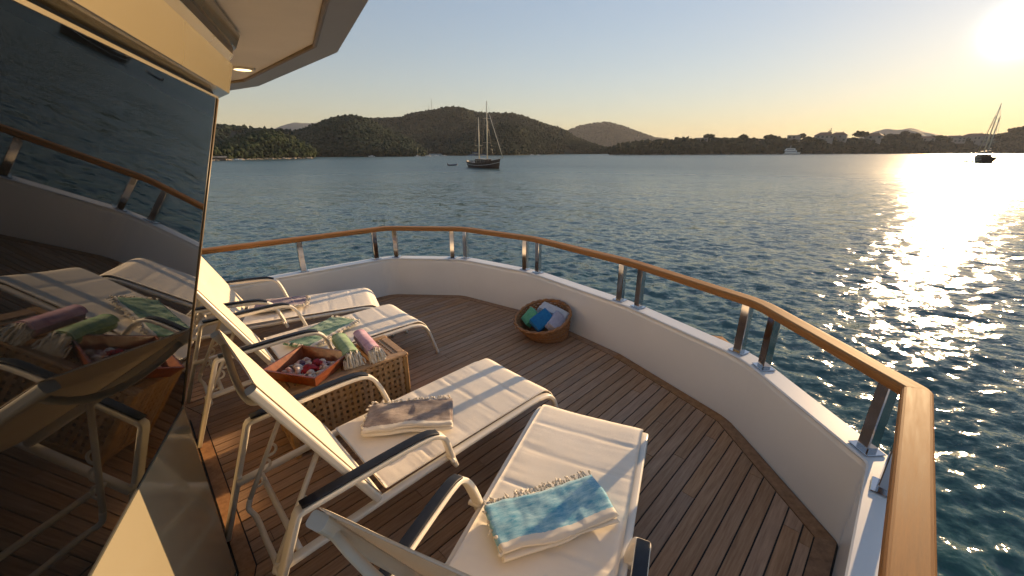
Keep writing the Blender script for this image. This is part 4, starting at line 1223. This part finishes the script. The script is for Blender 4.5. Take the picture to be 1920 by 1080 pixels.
# ---- radio masts on the ridge
for az, top, w, l in ((-10.45, 100.5, .9, 'tallest lattice radio mast on the ridge'), (-10.83, 86, .6, 'thin radio mast left of the tallest one'), (-9.66, 84.5, .6, 'radio mast right of the tallest one on the ridge'), (-8.23, 84.0, .7, 'short radio mast on the highest hump of the ridge')):
    root = empty('radio_mast', pol(az, 900, 68)); h = top - 68; mb = MB()
    for k in range(3):
        a = k * 2.094
        mb.tube([(w * math.cos(a), w * math.sin(a), 0), (w * .25 * math.cos(a), w * .25 * math.sin(a), h)], .16, 5)
    mb.build('leg', 'steel_mast', root); br = MB()
    for q in range(10):
        z = h * q / 10; r0 = w * (1 - .75 * q / 10); r1 = w * (1 - .75 * (q + 1) / 10)
        for k in range(3):
            a, c = k * 2.094, (k + 1) * 2.094
            br.tube([(r0 * math.cos(a), r0 * math.sin(a), z), (r1 * math.cos(c), r1 * math.sin(c), z + h / 10)], .08, 4)
    br.build('bracing', 'steel_mast', root)
    MB().tube([(0, 0, h), (0, 0, h + 2)], .1, 5).build('antenna', 'steel_mast', root)
    tag(root, l, 'radio mast', 'radio masts on the ridge')

# ---- schooners
def hull_mesh(L, B, free, sheer_bow, sheer_stern, tumble=.9, keel=-.9):
    n, m_ = 28, 9; V = []
    for i in range(n):
        u = i / (n - 1); x = -L / 2 + L * u
        bw = B / 2 * (math.sin(math.pi * min(1, .22 + .80 * u ** .9)) ** .62 if u > .38 else (.78 + .22 * math.sin(math.pi / 2 * u / .38)))
        if u > .985: bw = .02 * B
        top = free + sheer_bow * max(0, (u - .35) / .65) ** 2 + sheer_stern * max(0, (.4 - u) / .4) ** 2
        kl = keel * (1 - max(0, (u - .72) / .28) ** 2 * 1.05) if u > .72 else keel * (1 - max(0, (.15 - u) / .15) ** 2 * .6)
        rake = .10 * L * max(0, (u - .8) / .2) ** 1.5
        for j in range(m_):
            t = j / (m_ - 1); y = bw * t ** .42
            z = kl + (top - kl) * t ** 1.25
            V.append((x + rake * max(0, (z - 0) / max(top, .1)) * .35, y, z))
    F = []
    k = len(V); V2 = V + [(a, -c, d) for a, c, d in V]
    for i in range(n - 1):
        for j in range(m_ - 1):
            a = i * m_ + j; F.append((a, a + m_, a + m_ + 1, a + 1)); F.append((k + a, k + a + 1, k + a + m_ + 1, k + a + m_))
    dk = []
    for i in range(n - 1):
        a = i * m_ + m_ - 1; dk.append((a, a + m_, k + a + m_, k + a))
    tr = [tuple(range(m_)) + tuple(k + j for j in range(m_ - 1, 0, -1))]
    return V2, F, dk, tr, n, m_, k

def schooner(loc, heading, label, s, hull_mat, seed, sail_bag=True):
    root = empty('schooner', loc, heading); root.scale = (s, s, s)
    L, B = 17.0, 4.8
    V, F, dk, tr, n, m_, k = hull_mesh(L, B, 1.55, 1.35, .55)
    MB().add(V, F + tr).build('hull', hull_mat, root, True)
    D = MB(); D.v = [(a, c, d - .28) for a, c, d in V]; D.f = dk; D.build('deck', 'boat_trim', root)
    for sg in (1, -1):
        rub = [Vector((V[i * m_ + m_ - 1][0], sg * (V[i * m_ + m_ - 1][1] + .03), V[i * m_ + m_ - 1][2] + .02)) for i in range(n)]
        MB().tube(rub, .09, 6).build('gunwale', 'boat_dark_wood', root, True)
        st = [Vector((V[i * m_ + 6][0], sg * (V[i * m_ + 6][1] + .02), V[i * m_ + 6][2])) for i in range(n)]
        MB().tube(st, .05, 5).build('stripe', 'white_hull', root, True)
        for q in range(9):
            i = 3 + q * 3 - (q > 6); p = rub[min(i, n - 1)]
            MB().tube([p, p + Vector((0, 0, .75))], .03, 5).build('post', 'mast_cream', root)
        MB().tube([p + Vector((0, 0, .75)) for p in rub[2:]], .03, 5).build('guard_rail', 'mast_cream', root)
    ch = MB().rbox((-.6, 0, 2.15), (6.0, 2.7, 1.2), .12).build('deckhouse', 'boat_dark_wood', root)
    for q in range(5):
        for sg in (1, -1): MB().box((-2.8 + q * 1.1, sg * 1.36, 2.3), (.62, .04, .42)).build('window', 'boat_glass', ch)
    MB().rbox((-.6, 0, 2.81), (6.4, 3.0, .12), .04).build('deckhouse_roof', 'boat_trim', root)
    aw = MB().add([(-8.0, -1.9, 3.75), (-3.4, -2.0, 3.85), (-3.4, 2.0, 3.85), (-8.0, 1.9, 3.75), (-8.0, 0, 4.15), (-3.4, 0, 4.25)], [(0, 1, 5, 4), (4, 5, 2, 3), (0, 4, 5, 1)[::-1]]).build('awning', 'canvas', root)
    for x, y in ((-7.9, -1.8), (-7.9, 1.8), (-3.5, -1.9), (-3.5, 1.9)): MB().tube([(x, y, 1.8), (x, y, 3.85)], .04, 5).build('awning_pole', 'mast_cream', root)
    def mast(x, h, sp):
        o = MB().tube([(x, 0, 1.2), (x + .10, 0, h * .6), (x + .18, 0, h)], .19, 8, taper=[1.1, .9, .5]).build('mast', 'mast_cream', root, True)
        for z in sp: MB().tube([(x + .1, -1.5, z), (x + .1, 1.5, z)], .045, 5).build('spreader', 'mast_cream', o)
        return o
    mast(1.9, 20.0, (7.8, 15.0)); mast(-3.0, 15.6, (7.0,))
    for x0, x1, z in ((1.6, -2.4, 3.9), (-3.2, -7.2, 4.4)):
        bo = MB().tube([(x0, 0, z), (x1, 0, z + .15)], .10, 6).build('boom', 'mast_cream', root)
        MB().tube(catmull([(x0, 0, z + .16), ((x0 + x1) / 2, 0, z + .34), (x1, 0, z + .24)], 5), .17, 7).build('furled_sail', 'canvas', bo, True)
    MB().tube([(7.4, 0, 2.7), (11.0, 0, 3.5)], .15, 7, taper=[1, .6]).build('bowsprit', 'mast_cream', root, True)
    MB().tube([(10.5, 0, 3.5), (3.6, 0, 16.0)], .12, 6, taper=[1, .7]).build('furled_jib', 'mast_cream', root, True)
    wires = [((2.08, 0, 20), (11, 0, 3.5)), ((2.08, 0, 19.6), (-2.82, 0, 15.5)), ((-2.82, 0, 15.5), (-8.2, 0, 2.2))]
    for sg in (1, -1):
        wires += [((2.08, 0, 19.5), (1.4, sg * 2.35, 1.7)), ((2.08, 0, 14.8), (2.5, sg * 2.3, 1.8)), ((-2.82, 0, 15.3), (-3.4, sg * 2.3, 1.8))]
    for a, c in wires: MB().tube([a, c], .022, 4).build('stay', 'wire', root)
    tag(root, label, 'schooner', 'two-masted wooden schooners at anchor')
    return root
def dinghy(loc, heading, label, s=1.0):
    root = empty('dinghy', loc, heading); root.scale = (s, s, s)
    pts = catmull([(-1.6, .7, .3), (.2, .75, .32), (1.3, .5, .4), (1.85, 0, .55), (1.3, -.5, .4), (.2, -.75, .32), (-1.6, -.7, .3)], 5)
    MB().tube(pts, .24, 8).build('tube', 'canvas', root, True)
    MB().box((-.1, 0, .16), (2.9, 1.1, .08)).build('floor', 'canvas', root)
    MB().rbox((-1.65, 0, .55), (.3, .35, .8), .06).build('outboard_motor', 'arm_pad', root)
    tag(root, label, 'dinghy', 'dinghies beside the schooners')
h1 = math.atan2(-.80, .60)
schooner(pol(-3.82, 131, SEA), h1, 'dark wooden two-masted schooner in front of the wooded hill', .95, 'boat_dark_wood', 1)
dinghy(pol(-8.17, 150, SEA), .3, 'small dark dinghy floating left of the central schooner', .95)
schooner(pol(48.35, 282, SEA), R(41.6 + 10), 'brown two-masted schooner in the sun glitter at the right', 1.22, 'boat_dark_wood', 2)
dinghy(pol(47.25, 275, SEA), 2.6, 'dark dinghy tied beside the right schooner', 1.6)

# ---- white motor yacht by the peninsula
def motor_yacht(loc, heading, label, s):
    root = empty('motor_yacht', loc, heading); root.scale = (s, s, s)
    V, F, dk, tr, n, m_, k = hull_mesh(24, 5.6, 1.9, 1.3, .2)
    MB().add(V, F + tr).build('hull', 'white_hull', root, True)
    D = MB(); D.v = V; D.f = dk; D.build('deck', 'boat_trim', root)
    for x0, x1, z0, z1, b in ((-8.5, 6.0, 2.0, 4.2, 4.4), (-7.0, 3.0, 4.2, 6.0, 3.8)):
        t = MB().add([(x0, -b / 2, z0), (x1, -b / 2, z0), (x1, b / 2, z0), (x0, b / 2, z0), (x0 + .3, -b / 2 + .2, z1), (x1 - 1.8, -b / 2 + .2, z1), (x1 - 1.8, b / 2 - .2, z1), (x0 + .3, b / 2 - .2, z1)],
                     [(0, 3, 2, 1), (4, 5, 6, 7), (0, 1, 5, 4), (1, 2, 6, 5), (2, 3, 7, 6), (3, 0, 4, 7)]).build('deckhouse', 'white_hull', root)
        for sg in (1, -1): MB().box(((x0 + x1) / 2 - .5, sg * (b / 2 - .06), (z0 + z1) / 2 + .1), (x1 - x0 - 3, .18, (z1 - z0) * .4)).build('window', 'boat_glass', t)
    MB().box((-2.5, 0, 6.2), (8, 3.8, .18)).build('sun_roof', 'white_hull', root)
    MB().tube([(-2, 0, 6.2), (-2.6, 0, 9.2)], .12, 6).build('mast', 'white_hull', root)
    tag(root, label, 'motor yacht')
motor_yacht(pol(33.18, 655, SEA), math.pi + R(-20), 'white motor yacht with two decks moored below the peninsula houses', 1.18)

def small_boat(az, D, heading, label, mast, s):
    root = empty('moored_boat', pol(az, D, SEA), heading); root.scale = (s, s, s)
    V, F, dk, tr, n, m_, k = hull_mesh(9, 2.8, .9, .5, .1, keel=-.4)
    MB().add(V, F + tr).build('hull', 'white_hull', root, True)
    D_ = MB(); D_.v = V; D_.f = dk; D_.build('deck', 'boat_trim', root)
    MB().rbox((-.3, 0, 1.3), (3.6, 1.8, .9), .2).build('cabin', 'white_hull', root)
    if mast: MB().tube([(.6, 0, .8), (.6, 0, 13)], .1, 5).build('mast', 'mast_cream', root)
    tag(root, label, 'boat', 'small boats moored along the far shore')
for q in ((-12.7, 352, .2, 'white sailing boat moored under the rounded hill', True, .55), (-11.3, 380, 3.0, 'white sailing boat right of the first one under the hill', True, .55), (-10.2, 390, .1, 'white motor boat third from left under the hill', False, .5), (-9.2, 392, 3.2, 'white motor boat just left of the far schooner stern', False, .5),
          (2.7, 440, .3, 'small motor boat right of the central schooner', False, .5), (3.6, 430, .2, 'white speedboat farther right of the central schooner', False, .5), (-33.3, 268, .4, 'small white boat by the headland at far left', False, .5), (-18.5, 355, 2.9, 'small boat moored at the foot of the rounded hill', False, .6)):
    small_boat(*q)

# ---- shed on the headland shore
sh = empty('shore_shed', pol(-35.0, 268, SEA), R(33))
MB().box((0, 0, .8), (6, 3.4, 1.6)).build('wall', 'bark', sh)
MB().add([(-3.6, -2.2, 1.6), (3.6, -2.2, 1.6), (3.6, 2.2, 1.6), (-3.6, 2.2, 1.6), (-3.6, 0, 2.2), (3.6, 0, 2.2)], [(0, 1, 5, 4), (2, 3, 4, 5), (1, 2, 5), (3, 0, 4), (3, 2, 1, 0)]).build('roof', 'stone', sh)
MB().box((-1, -2.05, .9), (1.0, .1, 1.8)).build('door', 'bark', sh)
tag(sh, 'low pale shed on the shore at the far left', 'shed')

# ------------------------------------------------------------------ haze over the bay
def build_haze():
    mb = MB(); mb.box((0, 0, 82), (11200, 11200, 178)); o = mb.build('haze', None)
    m = bpy.data.materials.new('haze_air'); m.use_nodes = True; nt = m.node_tree; nt.nodes.clear()
    out = nt.nodes.new('ShaderNodeOutputMaterial'); pv = nt.nodes.new('ShaderNodeVolumePrincipled')
    pv.inputs['Color'].default_value = (.92, .94, 1.0, 1); pv.inputs['Density'].default_value = .00009
    pv.inputs['Anisotropy'].default_value = .1
    nt.links.new(pv.outputs[0], out.inputs['Volume'])
    o.data.materials.append(m); tag(o, 'thin pale haze over the bay and hills', 'haze', kind='stuff')
build_haze()
